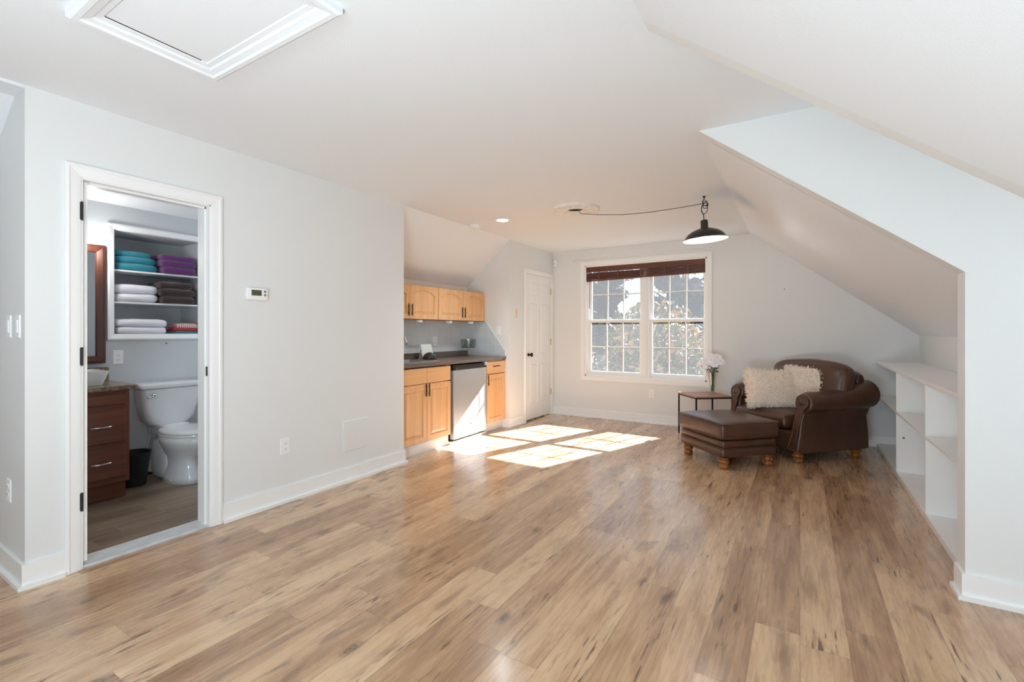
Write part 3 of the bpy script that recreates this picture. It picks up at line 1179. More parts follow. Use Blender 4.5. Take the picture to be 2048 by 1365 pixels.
ld = bpy.data.lights.new('pendant_light', 'POINT')
ld.energy = E_PEN
ld.color = C_PEN
ld.shadow_soft_size = .03
lo = bpy.data.objects.new('pendant_light', ld)
lo.location = (PX, PY, 2.035)
C.objects.link(lo)
b = B()
pts = []
dx, dy = CMX + .02 - PX, CMY + .0 - PY
CZ = [(0, -.062), (.2, -.083), (.42, -.098), (.62, -.098), (.80, -.080), (.95, -.055), (.99, -.040), (1.0, -.010)]
for i in range(41):
    u = i / 40
    for (a0, z0), (a1, z1) in zip(CZ, CZ[1:]):
        if a0 <= u <= a1:
            k_ = (u - a0) / (a1 - a0)
            pts.append((dx * u, dy * u, z0 + (z1 - z0) * k_))
            break
b.tube(pts, .0035, 6)
b.obj('cord', M_cord, t, smooth=True)
b = B()
b.tube([(-.006, 0, -.060), (-.020, .004, -.09), (-.022, 0, -.12), (-.012, 0, -.150), (-.004, 0, -.165), (0, 0, zr + .175)], .0035, 6)
pts = []
for i in range(60):
    a = i / 59 * 5.2 * PI
    r = .026 - .010 * (i / 59)
    pts.append((.010 + r * math.sin(a) * .9, .006 * math.sin(a * .5), -.072 + r * math.cos(a) - .012 * math.sin(a * .37)))
b.tube(pts, .0032, 6)
b.tube([(.024, 0, -.08), (.030, 0, -.12), (.018, 0, -.148), (-.004, 0, -.158)], .0032, 6)
b.tube([(-.006, 0, -.06), (-.022, 0, -.10), (-.020, 0, -.135), (-.006, 0, -.158)], .004, 6)
b.obj('coiled_cord', M_blackp, t, smooth=True)
b = B()
b.lathe([(.014, 0), (.012, -.006), (.005, -.012), (.004, -.02)], (0, 0, 0), 12)
b.tube([(0, 0, -.012), (.002, 0, -.024), (-.010, 0, -.036), (-.014, 0, -.052), (-.004, 0, -.062), (.010, 0, -.056)], .004, 8)
b.obj('ceiling_hook', M_black, t, smooth=True)

# ---------------------------------------------------------------- kitchenette
def cab_door(w_, h_, arch=False, t_=.019, fr=.052, raised=True):
    """door in local x 0..w, z 0..h, front at y = -t"""
    b = B()
    il, ir, ib, it = fr, w_ - fr, fr, h_ - fr
    inner, outer = [(il, ib), (ir, ib)], [(0, 0), (w_, 0)]
    n = 14
    if arch:
        sp = it - .055
        pts = []
        for i in range(n + 1):
            s = i / n
            x = ir + (il - ir) * s
            u = abs(2 * s - 1)
            k = 1 - u * u if u < .86 else (1 - .86 ** 2) * (1 - (u - .86) / .14)
            pts.append((x, sp + .055 * min(1, k * 1.05)))
        inner += pts
        outer += [(w_ - w_ * i / n, h_) for i in range(n + 1)]
    else:
        inner += [(ir, it), (il, it)]
        outer += [(w_, h_), (0, h_)]
    cx, cz = (il + ir) / 2, (ib + it) / 2

    def ins(d):
        kx, kz = 1 - d / ((ir - il) / 2), 1 - d / ((it - ib) / 2)
        return [(cx + (x - cx) * kx, cz + (z - cz) * kz) for x, z in inner]

    def lp(ps, y):
        return [(x, y, z) for x, z in ps]
    ls = [lp(outer, 0), lp(outer, -t_), lp(ins(0), -t_), lp(ins(.004), -t_ + .010)]
    if raised:
        ls += [lp(ins(.013), -t_ + .011), lp(ins(.036), -t_ + .002)]
    else:
        ls += [lp(ins(.010), -t_ + .008)]
    b.loops(ls)
    return b


def bar_handle(par, x, z, horiz=False, L=.13, m=None):
    b = B()
    if horiz:
        b.tube([(x - L / 2, -.032, z), (x + L / 2, -.032, z)], .0055, 8)
        for s in (-1, 1):
            b.tube([(x + s * L * .3, 0, z), (x + s * L * .3, -.032, z)], .004, 6)
    else:
        b.tube([(x, -.032, z - L / 2), (x, -.032, z + L / 2)], .0055, 8)
        for s in (-1, 1):
            b.tube([(x, 0, z + s * L * .3), (x, -.032, z + s * L * .3)], .004, 6)
    return b.obj('handle', m or M_black, par)


def place(o, x, y, z):
    o.location = (x, y, z)
    return o


def cabinet_body(b, w_, d_, z0, z1, t_=.018):
    b.box(0, t_, 0, d_, z0, z1)
    b.box(w_ - t_, w_, 0, d_, z0, z1)
    b.box(0, w_, 0, d_, z0, z0 + t_)
    b.box(0, w_, 0, d_, z1 - t_, z1)
    b.box(0, w_, d_ - .008, d_, z0, z1)
    # face frame
    b.box(0, .03, -.0, .018, z0, z1)
    b.box(w_ - .03, w_, -.0, .018, z0, z1)
    b.box(0, w_, 0, .018, z1 - .03, z1)
    b.box(0, w_, 0, .018, z0, z0 + .03)
    b.box(w_ / 2 - .015, w_ / 2 + .015, 0, .018, z0, z1)
    return b


G1 = 'wall cabinets over the kitchenette counter'
UX = -3.587 - .019
for lab, y0, y1 in (('maple wall cabinet with two arched doors, the one over the sink', 3.27, 4.201),
                    ('maple wall cabinet with two arched doors, the one next to the alcove side wall', 4.207, 5.146)):
    t = thing('wall_cabinet', lab, 'cabinet', (UX, y0, 0), PI / 2)
    w_ = y1 - y0
    cabinet_body(B(), w_, UX - XKB - .002, 1.378, 1.76).obj('cabinet_body', M_maple, t, bevel=.001)
    for i in (0, 1):
        dw = w_ / 2 - .003
        o = cab_door(dw, .372, True).obj('door', M_maple, t, bevel=.0012)
        place(o, .0015 + i * (w_ / 2), 0, 1.383)
        h = bar_handle(o, (dw - .026) if i == 0 else .026, .10)
for i, y in enumerate((3.936, 4.464, 4.895)):
    t = thing('puck_light', ['round white puck light under the wall cabinets, above the paper and dish', 'round white puck light under the wall cabinets, the middle one',
                             'round white puck light under the wall cabinets, above the glass bowl'][i], 'light', (-3.640, y, 1.376), 0, 'puck lights under the wall cabinets')
    B().lathe([(.036, 0), (.038, -.010), (.036, -.026), (.026, -.031)], (0, 0, 0), 24).obj('housing', M_white, t, smooth='auto')
    B().lathe([(.024, -.030), (.018, -.034), (.001, -.035)], (0, 0, 0), 20).obj('lens', M_porc, t, smooth=True)

LX = -3.263 - .019
t = thing('base_cabinet', 'maple sink base cabinet with two doors and false drawer fronts', 'cabinet', (LX, 3.262, 0), PI / 2)
w_ = 4.030 - 3.262
cabinet_body(B(), w_, .58, .112, .70).box(0, .03, 0, .018, .70, .884).box(w_ - .03, w_, 0, .018, .70, .884).box(0, w_, 0, .018, .70, .73).box(0, .018, 0, .58, .7, .884).box(w_ - .018, w_, 0, .58, .7, .884).obj('cabinet_body', M_maple, t, bevel=.001)
for i in (0, 1):
    dw = w_ / 2 - .004
    o = cab_door(dw, .585).obj('door', M_maple, t, bevel=.0012)
    place(o, .002 + i * w_ / 2, 0, .120)
    bar_handle(o, (dw - .022) if i == 0 else .022, .525)
    o = B().box(0, dw, -.019, 0, 0, .155).obj('drawer_front', M_mapleH, t, bevel=.004)
    place(o, .002 + i * w_ / 2, 0, .718)
t = thing('base_cabinet', 'narrow maple base cabinet with one drawer and one door', 'cabinet', (LX, 4.722, 0), PI / 2)
w_ = 5.136 - 4.722
b = B()
b.box(0, .018, 0, .58, .112, .884).box(w_ - .018, w_, 0, .58, .112, .884).box(0, w_, 0, .58, .112, .13).box(0, w_, .57, .58, .112, .884)
b.box(0, w_, 0, .018, .7, .73).box(0, w_, 0, .018, .86, .884)
b.obj('cabinet_body', M_maple, t, bevel=.001)
o = cab_door(w_ - .006, .595).obj('door', M_maple, t, bevel=.0012)
place(o, .003, 0, .115)
bar_handle(o, .024, .53)
o = B().box(0, w_ - .006, -.019, 0, 0, .15).obj('drawer_front', M_mapleH, t, bevel=.004)
place(o, .003, 0, .722)
b = B()
b.tube([(.14, -.019, .088), (.145, -.043, .09), (.20, -.047, .093), (.255, -.043, .09), (.26, -.019, .088)], .006, 8)
b.obj('drawer_pull', M_bronze, o, smooth=True)
b = B()
b.box(-3.32, -3.302, YK0 + .01, 4.035, 0, .112)
b.box(-3.32, -3.302, 4.715, YK1, 0, .112)
struct(b.obj('trim_2', M_trim), 'white toe kick under the base cabinets')
struct(B().box(-3.86, -3.262, 4.035, 4.715, -.002, .030).obj('trim_3', M_trim, bevel=.002), 'white board under the small refrigerator')

# small refrigerator
t = thing('mini_refrigerator', 'stainless compact refrigerator with black top trim under the counter', 'refrigerator', (-3.245, 4.052, .032), PI / 2)
w_ = .645
B().box(.012, w_ - .01, .06, .55, .0, .832).obj('refrigerator_body', M_blackp, t, bevel=.004)
o = B().box(.004, w_ - .004, 0, .055, .018, .783).obj('door', M_steel, t, bevel=.006)
B(Matrix.Translation((.32, 0, .155))).lathe([(.013, -.001), (.013, -.003)], (0, 0, 0), 20, 'y').obj('badge', M_grey, o)
b = B()
b.box(.004, w_ - .004, .004, .055, .785, .838)
b.box(.004, w_ - .004, .055, .5, .832, .842)
b.obj('top_trim', M_blackp, t, bevel=.003)
B().box(.03, w_ - .10, -.002, .006, .795, .825).obj('door_grip', M_bronze, t, bevel=.002)
B().box(w_ - .05, w_ - .005, -.012, .04, .806, .85).obj('top_hinge', M_steel, t, bevel=.003)

# counter top with sink cut-out
t = thing('countertop', 'brown speckled laminate countertop with low backsplash', 'countertop', (-3.56, 4.2, .884))
sx0, sx1, sy0, sy1 = -3.80, -3.38, 3.36, 3.95
b = B()
zc0, zc1 = .886, .922
b.box(XKB + .001, -3.252, YK0 + .002, sy0, zc0, zc1)
b.box(XKB + .001, -3.252, sy1, YK1 - .001, zc0, zc1)
b.box(XKB + .001, sx0, sy0, sy1, zc0, zc1)
b.box(sx1, -3.252, sy0, sy1, zc0, zc1)
b.obj('worktop', M_counter, t, world=True)
B().box(XKB + .001, XKB + .022, YK0 + .002, YK1 - .006, zc1, .992).obj('backsplash', M_counter, t, world=True, bevel=.004)
t = thing('kitchen_sink', 'stainless drop-in sink at the left end of the counter', 'sink', (-3.59, 3.655, .922))
b = B()
r0 = [(sx0 - .012, sy0 - .012), (sx1 + .012, sy0 - .012), (sx1 + .012, sy1 + .012), (sx0 - .012, sy1 + .012)]
r1 = [(sx0 + .02, sy0 + .02), (sx1 - .02, sy0 + .02), (sx1 - .02, sy1 - .02), (sx0 + .02, sy1 - .02)]
r2 = [(sx0 + .04, sy0 + .04), (sx1 - .04, sy0 + .04), (sx1 - .04, sy1 - .04), (sx0 + .04, sy1 - .04)]
b.loops([[(x, y, zc1 + .001) for x, y in r0], [(x, y, zc1 + .006) for x, y in r0], [(x, y, zc1 + .006) for x, y in r1], [(x, y, .785) for x, y in r2]], cap0=False)
b.obj('basin', M_steel, t, world=True)
B().lathe([(.035, .7855), (.035, .789), (.02, .789), (.018, .787)], (-3.59, 3.655, 0), 20).obj('drain', M_chrome, t, world=True)
t = thing('faucet', 'chrome gooseneck faucet behind the kitchen sink', 'faucet', (-3.815, 3.62, .93))
b = B()
b.tube([(0, 0, 0), (0, 0, .2)] + [(.05 * (1 - math.cos(a)) * 1.1, .09 * (1 - math.cos(a)), .2 + .09 * math.sin(a)) for a in [PI * i / 10 for i in range(1, 11)]] + [(.11, .18, .165)], .010, 10)
b.obj('spout', M_chrome, t, smooth=True)
B().lathe([(.028, -.001), (.028, .006), (.016, .014), (.014, .05)], (0, 0, 0), 20).obj('base', M_chrome, t, smooth='auto')
B().tube([(.0, .015, .045), (.01, .07, .055), (.02, .15, .062)], [.009, .007, .006], 8).obj('lever', M_chrome, t, smooth=True)

# tiled backsplash (structure) and its diagonal edge on the side wall
b = B()
b.box(XKB, XKB + .008, YK0, YK1, .985, 1.40)
b.prism([(XKB, .923), (-3.262, .923), (-3.262, .985), (-3.571, 1.378), (XKB, 1.378)], 'y', YK1 - .008, YK1)
struct(b.obj('wall_kitchenette_tile', M_tile), 'white wall tiles behind the counter')
b = B()
b.tube([(-3.261, YK1 - .007, .93), (-3.261, YK1 - .007, .988), (-3.572, YK1 - .007, 1.384)], .0075, 6)
struct(b.obj('trim_4', M_porc), 'diagonal tile edge trim')

t = thing('glass_bowl', 'footed smoked glass bowl at the far end of the counter', 'bowl', (-3.70, 4.93, .922))
b = B()
b.lathe([(.001, .112), (.088, .112), (.092, .118), (.098, .224), (.0955, .224), (.0885, .121), (.001, .119)], (0, 0, 0), 36)
b.obj('bowl', M_gglass, t, smooth='auto')
B().lathe([(.060, .001), (.058, .006), (.02, .012), (.009, .03), (.013, .06), (.009, .085), (.02, .108), (.04, .112)], (0, 0, 0), 28).obj('stem', M_vglass, t, smooth='auto')
B().lathe([(.086, .1125), (.09, .1185), (.09, .1225), (.086, .1225)], (0, 0, 0), 30).obj('base_rim', M_grey, t, smooth=True)

t = thing('paper_stack', 'folded white paper standing behind a dark dome on the counter', 'paper', (-3.76, 4.195, .922), PI / 2)
b = B()
b.loops([[(-.10, -.03, 0), (.10, -.03, 0), (.10, -.022, 0), (-.10, -.022, 0)], [(-.105, .0, .175), (.075, .0, .175), (.075, .006, .175), (-.105, .006, .175)]])
b.loops([[(-.09, .045, 0), (.10, .045, 0), (.10, .039, 0), (-.09, .039, 0)], [(-.085, .002, .165), (.095, .002, .165), (.095, .008, .165), (-.085, .008, .165)]])
b.obj('paper_sheet', M_paper, t)
t = thing('decorative_dome', 'small dark brown dome with teal and green patches on the counter', 'ornament', (-3.665, 4.135, .922), PI / 2)
b = B()
b.lathe([(.075, 0)] + [(.078 * math.cos(a), .005 + .078 * math.sin(a)) for a in [PI / 2 * i / 8 for i in range(0, 9)]][:-1] + [(.001, .083)], (0, 0, 0), 28)
m = mat('dome_ceramic', rgb(58, 44, 40), 0.3)
b.obj('dome_shell', m, t, smooth=True)
mt = [mat('glaze_teal', rgb(22, 120, 112), .3), mat('glaze_green', rgb(38, 96, 52), .3), mat('glaze_rose', rgb(150, 120, 116), .3)]
for (ax, az, r, mm) in ((.05, .75, .020, 0), (-.45, .62, .018, 1), (.75, .45, .014, 2), (.35, .35, .015, 0)):
    n = Vector((math.sin(ax) * math.cos(az), -math.cos(ax) * math.cos(az), math.sin(az)))
    Mx = Matrix.Translation(n * .0785 + Vector((0, 0, .005))) @ n.to_track_quat('Z', 'Y').to_matrix().to_4x4()
    B(Mx).lathe([(r, -.006), (r * .9, .0015), (.001, .003)], (0, 0, 0), 14).obj('glazed_patch', mt[mm], t, smooth=True)

# ---------------------------------------------------------------- bathroom
b = B()
prb = [(0, 0), (0, .02), (.012, .024), (.045, .014), (.052, 0)]
Mn = R90(XB, 0)
casing(b, Mn, NY0, NY1, NZ0, NZ1, .052, bottom=True, prof=prb)
struct(b.obj('trim_5', M_trim, bevel=.001), 'white frame around the towel niche')
SH = []
for z, lab in ((1.752, 'upper white shelf in the towel niche'), (1.483, 'lower white shelf in the towel niche')):
    t = B().box(-.19, .19, -.33, .33, 0, .014).obj('niche_shelf', M_trim, bevel=.002)
    t.location = (XB - .20, (NY0 + NY1) / 2, z)
    tag(t, lab, 'shelf')
    SH.append(z + .014)


def towel(name, label, m, loc, w_, d_, h_, layers, group, rz=PI / 2, seed=1.0):
    """folded towel, front fold at -y; local origin at its base centre"""
    b = B()
    lh = h_ / layers
    for i in range(layers):
        dd = d_ * (1 - .05 * ((i * 7 + int(seed * 3)) % 3) / 2)
        v, f = rbox(w_ * (1 - .02 * i), dd, lh * 1.12, lh * .52, puff=(0, .006, .004), cuts=7, c=(0, -(d_ - dd) / 2 * ((-1) ** i), lh * (i + .5)), nz=.006, nsc=14, seed=seed + i)
        v = [(x, y, max(z, 0)) for x, y, z in v]
        b.add(v, f)
    o = b.obj(name, m, smooth=True)
    o.location = loc
    o.rotation_euler = (0, 0, rz)
    return tag(o, label, 'towel', group)


TX = XB - .15
G = 'folded towels in the bathroom niche'
sA, sB, sC = SH[0] + .001, SH[1] + .001, NZ0 + .001
towel('towel', 'teal towel at the bottom of the stack on the upper niche shelf', M_teal, (TX, 1.755, sA), .31, .26, .062, 1, G, seed=1)
towel('towel', 'teal towel in the middle of the stack on the upper niche shelf', M_teal, (TX - .005, 1.75, sA + .064), .30, .255, .056, 1, G, seed=2)
towel('towel', 'topmost teal towel on the upper niche shelf', M_teal, (TX - .01, 1.735, sA + .122), .27, .24, .046, 1, G, seed=3)
towel('towel', 'purple towel at the bottom of the stack on the upper niche shelf', M_purple, (TX + .03, 2.065, sA), .27, .31, .062, 1, G, seed=4)
towel('towel', 'purple towel in the middle of the stack on the upper niche shelf', M_purple, (TX + .03, 2.060, sA + .064), .285, .31, .056, 1, G, seed=5)
towel('towel', 'topmost purple towel on the upper niche shelf', M_purple, (TX + .03, 2.055, sA + .122), .27, .29, .046, 1, G, seed=6)
towel('towel', 'dark brown towel at the bottom of the stack on the lower niche shelf', M_brown, (TX + .03, 2.055, sB), .27, .31, .066, 1, G, seed=7)
towel('towel', 'dark brown towel in the middle of the stack on the lower niche shelf', M_brown, (TX + .03, 2.05, sB + .068), .28, .31, .064, 1, G, seed=8)
towel('towel', 'topmost dark brown towel on the lower niche shelf', M_brown, (TX + .02, 2.045, sB + .134), .27, .30, .058, 1, G, seed=9)
towel('towel', 'white towel on the lower niche shelf under another white towel', M_whitecl, (TX + .01, 1.755, sB), .31, .27, .070, 1, G, seed=10)
towel('towel', 'upper white towel beside the brown ones on the lower niche shelf', M_whitecl, (TX, 1.755, sB + .072), .32, .27, .074, 1, G, seed=11)
towel('towel', 'lower white towel on the niche floor', M_whitecl, (TX + .02, 1.79, sC), .36, .27, .056, 1, G, seed=12)
towel('towel', 'upper white towel on the niche floor', M_whitecl, (TX + .015, 1.79, sC + .058), .37, .27, .062, 1, G, seed=13)
towel('towel', 'thin teal cloth under the red one on the niche floor', M_teal, (TX + .03, 2.14, sC), .19, .2, .022, 1, G, seed=14)
towel('towel', 'thin red cloth between teal and patterned cloths on the niche floor', M_red, (TX + .03, 2.14, sC + .023), .19, .2, .024, 1, G, seed=15)
towel('towel', 'pale red-striped cloth on top of the red one on the niche floor', M_stripe, (TX + .03, 2.145, sC + .048), .185, .2, .042, 1, G, seed=16)

# vanity
VX = -4.30
t = thing('bathroom_vanity', 'dark cherry bathroom vanity with granite top', 'vanity', (VX, .80, 0), PI / 2)
vw = 1.50 - .80
B().box(0, vw, .018, .54, .13, .812).obj('cabinet_body', M_cherry, t, bevel=.002)
B().box(0, vw, .0, .018, .13, .812).obj('face_frame', M_cherry, t, bevel=.002)
B().box(0, vw - .0, .07, .54, .0, .13).obj('toe_kick', M_cherry, t)
for z0, z1, hd in ((.70, .79, False), (.425, .672, True), (.165, .405, True)):
    o = B().frustum(.415, vw - .022, z0, z1, -.002, -.018, .010).box(.413, vw - .020, -.008, 0, z0 - .003, z1 + .003).obj('drawer', M_cherry, t, bevel=.002)
    if hd:
        zc = z0 + (z1 - z0) * .52
        pts = [(.46 + .13 * s, -.020 - .024 * math.sin(PI * s) ** .7, zc) for s in [i / 14 for i in range(15)]]
        rr = [.004 + .003 * math.sin(PI * abs(2 * i / 14 - 1)) for i in range(15)]
        B().tube(pts, rr, 8).obj('handle', M_chrome, o, smooth=True)
o = B().box(-.0, .40, -.016, 0, .165, .79).obj('door', M_cherry, t, bevel=.003)
b = B()
b.box(-.02, vw + .045, -.03, .545, .812, .845)
b.box(-.02, vw + .045, .525, .545, .845, .955)
b.obj('granite_top', M_granite, t, bevel=.004)
t = thing('vessel_sink', 'white rectangular vessel sink on the granite vanity top', 'sink', (-4.575, 1.17, .846), PI / 2)
b = B()
o_ = [(-.25, -.19), (.25, -.19), (.25, .17), (-.25, .17)]


def rr_loop(x0, x1, y0, y1, r, z, n=5):
    l = []
    for cx, cy, a0 in ((x1 - r, y0 + r, -PI / 2), (x1 - r, y1 - r, 0), (x0 + r, y1 - r, PI / 2), (x0 + r, y0 + r, PI)):
        for i in range(n + 1):
            a = a0 + PI / 2 * i / n
            l.append((cx + r * math.cos(a), cy + r * math.sin(a), z))
    return l


b.loops([rr_loop(-.22, .22, -.16, .14, .05, 0), rr_loop(-.25, .25, -.19, .17, .06, .095), rr_loop(-.25, .25, -.19, .17, .06, .105), rr_loop(-.235, .235, -.175, .155, .05, .105), rr_loop(-.19, .19, -.13, .11, .05, .02)])
b.obj('sink_bowl', M_porc, t, smooth='auto')
t = thing('bathroom_mirror', 'dark wood framed mirror on the bathroom wall above the vanity', 'mirror', (XB + .002, 1.16, 1.465), PI / 2)
b = B()
prm = [(0, 0), (0, .03), (.02, .034), (.055, .022), (.062, .012), (.062, 0)]
casing(b, Matrix.Identity(4), -.30, .30, -.415, .415, .062, bottom=True, prof=prm)
b.obj('mirror_frame', M_mirrorframe, t, bevel=.001)
B().box(-.301, .301, -.012, -.002, -.416, .416).obj('mirror_glass', M_mirror, t)
t = thing('wall_sconce', 'small wall light with a lit bulb in clear glass over the mirror', 'wall lamp', (XB + .002, 1.36, 2.06), PI / 2)
B().lathe([(.05, 0), (.05, -.012), (.02, -.02)], (0, 0, 0), 20, 'y').tube([(0, -.01, 0), (0, -.07, .02), (0, -.09, .0)], .006, 8).obj('wall_plate', M_chrome, t)
B().lathe([(.02, .0), (.024, -.02), (.05, -.08), (.062, -.14)], (0, -.09, 0), 24, caps=False).obj('glass_shade', M_vglass, t, smooth=True)
B().lathe([(.001, -.115), (.02, -.11), (.028, -.09), (.022, -.06), (.012, -.03), (.012, 0)], (0, -.09, 0), 16).obj('bulb', mat('sconce_bulb', (1, 1, 1, 1), .5, emit=(1, .97, .92, 1), estr=22), t, smooth=True)
ld = bpy.data.lights.new('sconce_light', 'POINT')
ld.energy = E_SC
ld.shadow_soft_size = .05
ld.color = (1, .97, .93)
lo = bpy.data.objects.new('sconce_light', ld)
lo.location = (XB + .16, 1.36, 1.90)
C.objects.link(lo)

# waste basket
t = thing('waste_basket', 'black round waste basket between vanity and toilet', 'waste basket', (-4.62, 1.640, -.006))
B().lathe([(.080, 0), (.112, .262), (.118, .268), (.116, .272), (.106, .268), (.076, .008), (.001, .006)], (0, 0, 0), 32).obj('basket', M_blackp, t, smooth='auto')

# toilet; local: front -y, back to the wall
t = thing('toilet', 'white two piece toilet with chrome lever', 'toilet', (XB + .02, 1.925, -.006), PI / 2)
b = B()
ls = []
for z, wh, y0, y1, r in ((.455, .150, -.175, -.03, .05), (.50, .185, -.19, -.02, .05), (.62, .212, -.20, -.012, .045), (.762, .225, -.205, -.01, .04)):
    ls.append(rr_loop(-wh, wh, y0, y1, r, z, 6))
b.loops(ls)
b.obj('tank', M_porc, t, smooth='auto')
v, f = rbox(.485, .222, .048, .018, cuts=6, c=(0, -.11, .788))
B().add(v, f).obj('tank_lid', M_porc, t, smooth=True)


def oval(cx, cy, a, bb, z, n=32, p=1.0, back=None):
    l = []
    for i in range(n):
        th = 2 * PI * i / n
        x, y = a * math.cos(th), bb * math.sin(th)
        if back is not None and y > 0:
            y *= back
        l.append((cx + x, cy + y, z))
    return l


b = B()
b.loops([oval(0, -.36, .125, .235, 0, back=.9), oval(0, -.36, .118, .225, .05, back=.9), oval(0, -.345, .095, .19, .14, back=.95), oval(0, -.36, .100, .19, .21, back=1.0),
         oval(0, -.42, .145, .235, .285, back=.95), oval(0, -.445, .178, .27, .345, back=.95), oval(0, -.45, .186, .275, .40, back=.95)])
b.obj('bowl', M_porc, t, smooth=True)
v, f = rbox(.23, .30, .34, .05, cuts=6, c=(0, -.19, .17))
B().add(v, f).obj('trapway', M_porc, t, smooth=True)
v, f = rbox(.22, .26, .10, .03, cuts=5, c=(0, -.15, .41))
B().add(v, f).obj('tank_deck', M_porc, t, smooth=True)
b = B()
b.loops([oval(0, -.45, .188, .278, .402, back=.92), oval(0, -.45, .192, .282, .412, back=.92), oval(0, -.45, .190, .280, .422, back=.92)])
b.obj('seat', M_porc, t, smooth='auto')
b = B()
b.loops([oval(0, -.45, .186, .276, .424, back=.92), oval(0, -.45, .190, .280, .434, back=.92), oval(0, -.45, .176, .262, .448, back=.92), oval(0, -.45, .10, .18, .452, back=.92)])
b.obj('seat_lid', M_porc, t, smooth=True)
B().lathe([(.012, -.205), (.014, -.225), (.010, -.232)], (-.15, 0, .715), 14, 'y').tube([(-.15, -.226, .715), (-.165, -.236, .708), (-.205, -.24, .700)], [.008, .007, .006], 8).obj('flush_lever', M_chrome, t, smooth=True)
B().tube([(-.12, -.09, .46), (-.13, -.09, .40), (-.125, -.07, .33), (-.15, -.08, .25), (-.185, -.09, .17), (-.18, -.08, .14)], .006, 8).lathe([(.016, .435), (.016, .46)], (-.12, -.09, 0), 12).obj('supply_hose', M_steel, t, smooth=True)
B().tube([(-.18, .0, .13), (-.18, -.10, .13)], .012, 8).tube([(-.18, -.08, .10), (-.18, -.08, .15)], .010, 8).obj('supply_valve', M_chrome, t, smooth=True)
B().lathe([(.014, 0), (.013, .012), (.001, .018)], (-.105, -.43, .02), 12).obj('bolt_cap', M_porc, t, smooth=True)

# ---------------------------------------------------------------- built-in shelving
t = thing('built_in_bookcase', 'long low white built-in shelving under the sloped ceiling', 'bookcase', (.705, 4.7, 0))
bx0, bx1, by0, by1 = .705, XK - .002, YD2 + .002, YF - .016
B().box(bx0 - .012, bx1, by0, by1, .896, .922).obj('top_board', M_trim, t, world=True, bevel=.003)
B().box(bx0, bx1, by0, by1, .536, .554).obj('shelf', M_trim, t, world=True, bevel=.002)
B().box(bx0, bx1, by0, by1, .0, .040).obj('bottom_board', M_trim, t, world=True, bevel=.002)
for y in (3.10, 4.073, 5.173):
    for z0, z1 in ((.040, .536), (.554, .896)):
        B().box(bx0, bx1, y - .009, y + .009, z0, z1).obj('divider_panel', M_trim, t, world=True, bevel=.0015)
B().lathe([(.009, -.001), (.009, .001)], (.755, 5.163, .335), 14, 'y').obj('cable_hole', M_grey, t, world=True)


# ---------------------------------------------------------------- armchair and ottoman
def bun_foot(par, x, y, h=.105, s=1.0):
    pr = [(.030, 0), (.040, .006), (.046, .022), (.040, .040), (.034, .046), (.044, .056), (.050, .068), (.046, .080), (.036, .086), (.040, .092), (.044, h)]
    return B().lathe([(r * s, z) for r, z in pr], (x, y, 0), 24).obj('leg', M_amber, par, smooth='auto')


RC = math.radians(-43)
ch = thing('armchair', 'large brown leather rolled-arm club chair', 'armchair', (-.055, 5.755, 0), RC)
v, f = rbox(.86, .84, .20, .03, cuts=6, c=(0, -.005, .20))
B().add(v, f).obj('seat_base', M_leather, ch, smooth=True)
for s in (-1, 1):
    b = B()
    ls = []
    N = 12
    NP = 18
    for i in range(N + 1):
        u = i / N
        y = -.455 + (.875 if s > 0 else .785) * u
        grow = max(0, (u - .45) / .55) ** 1.3
        rad = .098 + (.040 if s > 0 else .008) * grow
        cz = .575 + .060 * grow
        cxx = .435 + .015 * grow
        k = 1.0
        if i == 0:
            k = .93
        l = []
        # profile in (x, z): inner bottom -> outer bottom -> roll -> inner
        prf = [(.345, .10), (.475, .10), (.470, .25), (.452, .42)]
        for j in range(NP):
            a = math.radians(-75) + math.radians(300) * j / (NP - 1)
            prf.append((cxx + rad * math.cos(a), cz + rad * math.sin(a)))
        prf.append((.350, .44))
        for x, z in prf:
            yy = y
            lean = .115 * min(1, max(0, (z - .1) / .48))
            yy = y + lean * (1 - u) ** 1.5
            if i == N:
                yy -= 0.0
            l.append((s * (.41 + (x - .41) * k), yy, .38 + (z - .38) * (k if k < 1 else 1)))
        ls.append(l)
    b.loops(ls)
    b.obj('arm', M_leather, ch, smooth='auto', bevel=.012)
    # front scroll panel, welt
    pan = []
    for side in (1, -1):
        zs = [.13, .22, .32, .42, .50]
        for z in (zs if side == 1 else zs[::-1]):
            hwid = .050 - .026 * math.sin(PI * (z - .1) / .45)
            pan.append((.412 + side * hwid + .02 * (z - .1), z))
        if side == 1:
            for j in range(12):
                a = math.radians(-55) + math.radians(290) * j / 11
                pan.append((.432 + .068 * math.cos(a), .575 + .068 * math.sin(a)))
    b = B()
    l0 = [(s * x, -.455 + .115 * min(1, max(0, (z - .1) / .48)) - .000, z) for x, z in pan]
    l1 = [(x, y - .016, z) for x, y, z in l0]
    b.loops([l0, l1])
    b.obj('arm_front_panel', M_leather, ch, smooth='auto', bevel=.006)
    wp = l1 + [l1[0]]
    B().tube([(x, y - .0, z) for x, y, z in wp], .004, 6).obj('welt', M_leather, ch, smooth=True)
    B().lathe([(.034, -.352), (.030, -.366), (.001, -.372)], (s * .434, 0, .575), 18, 'y').obj('scroll_button', M_leather, ch, smooth=True)
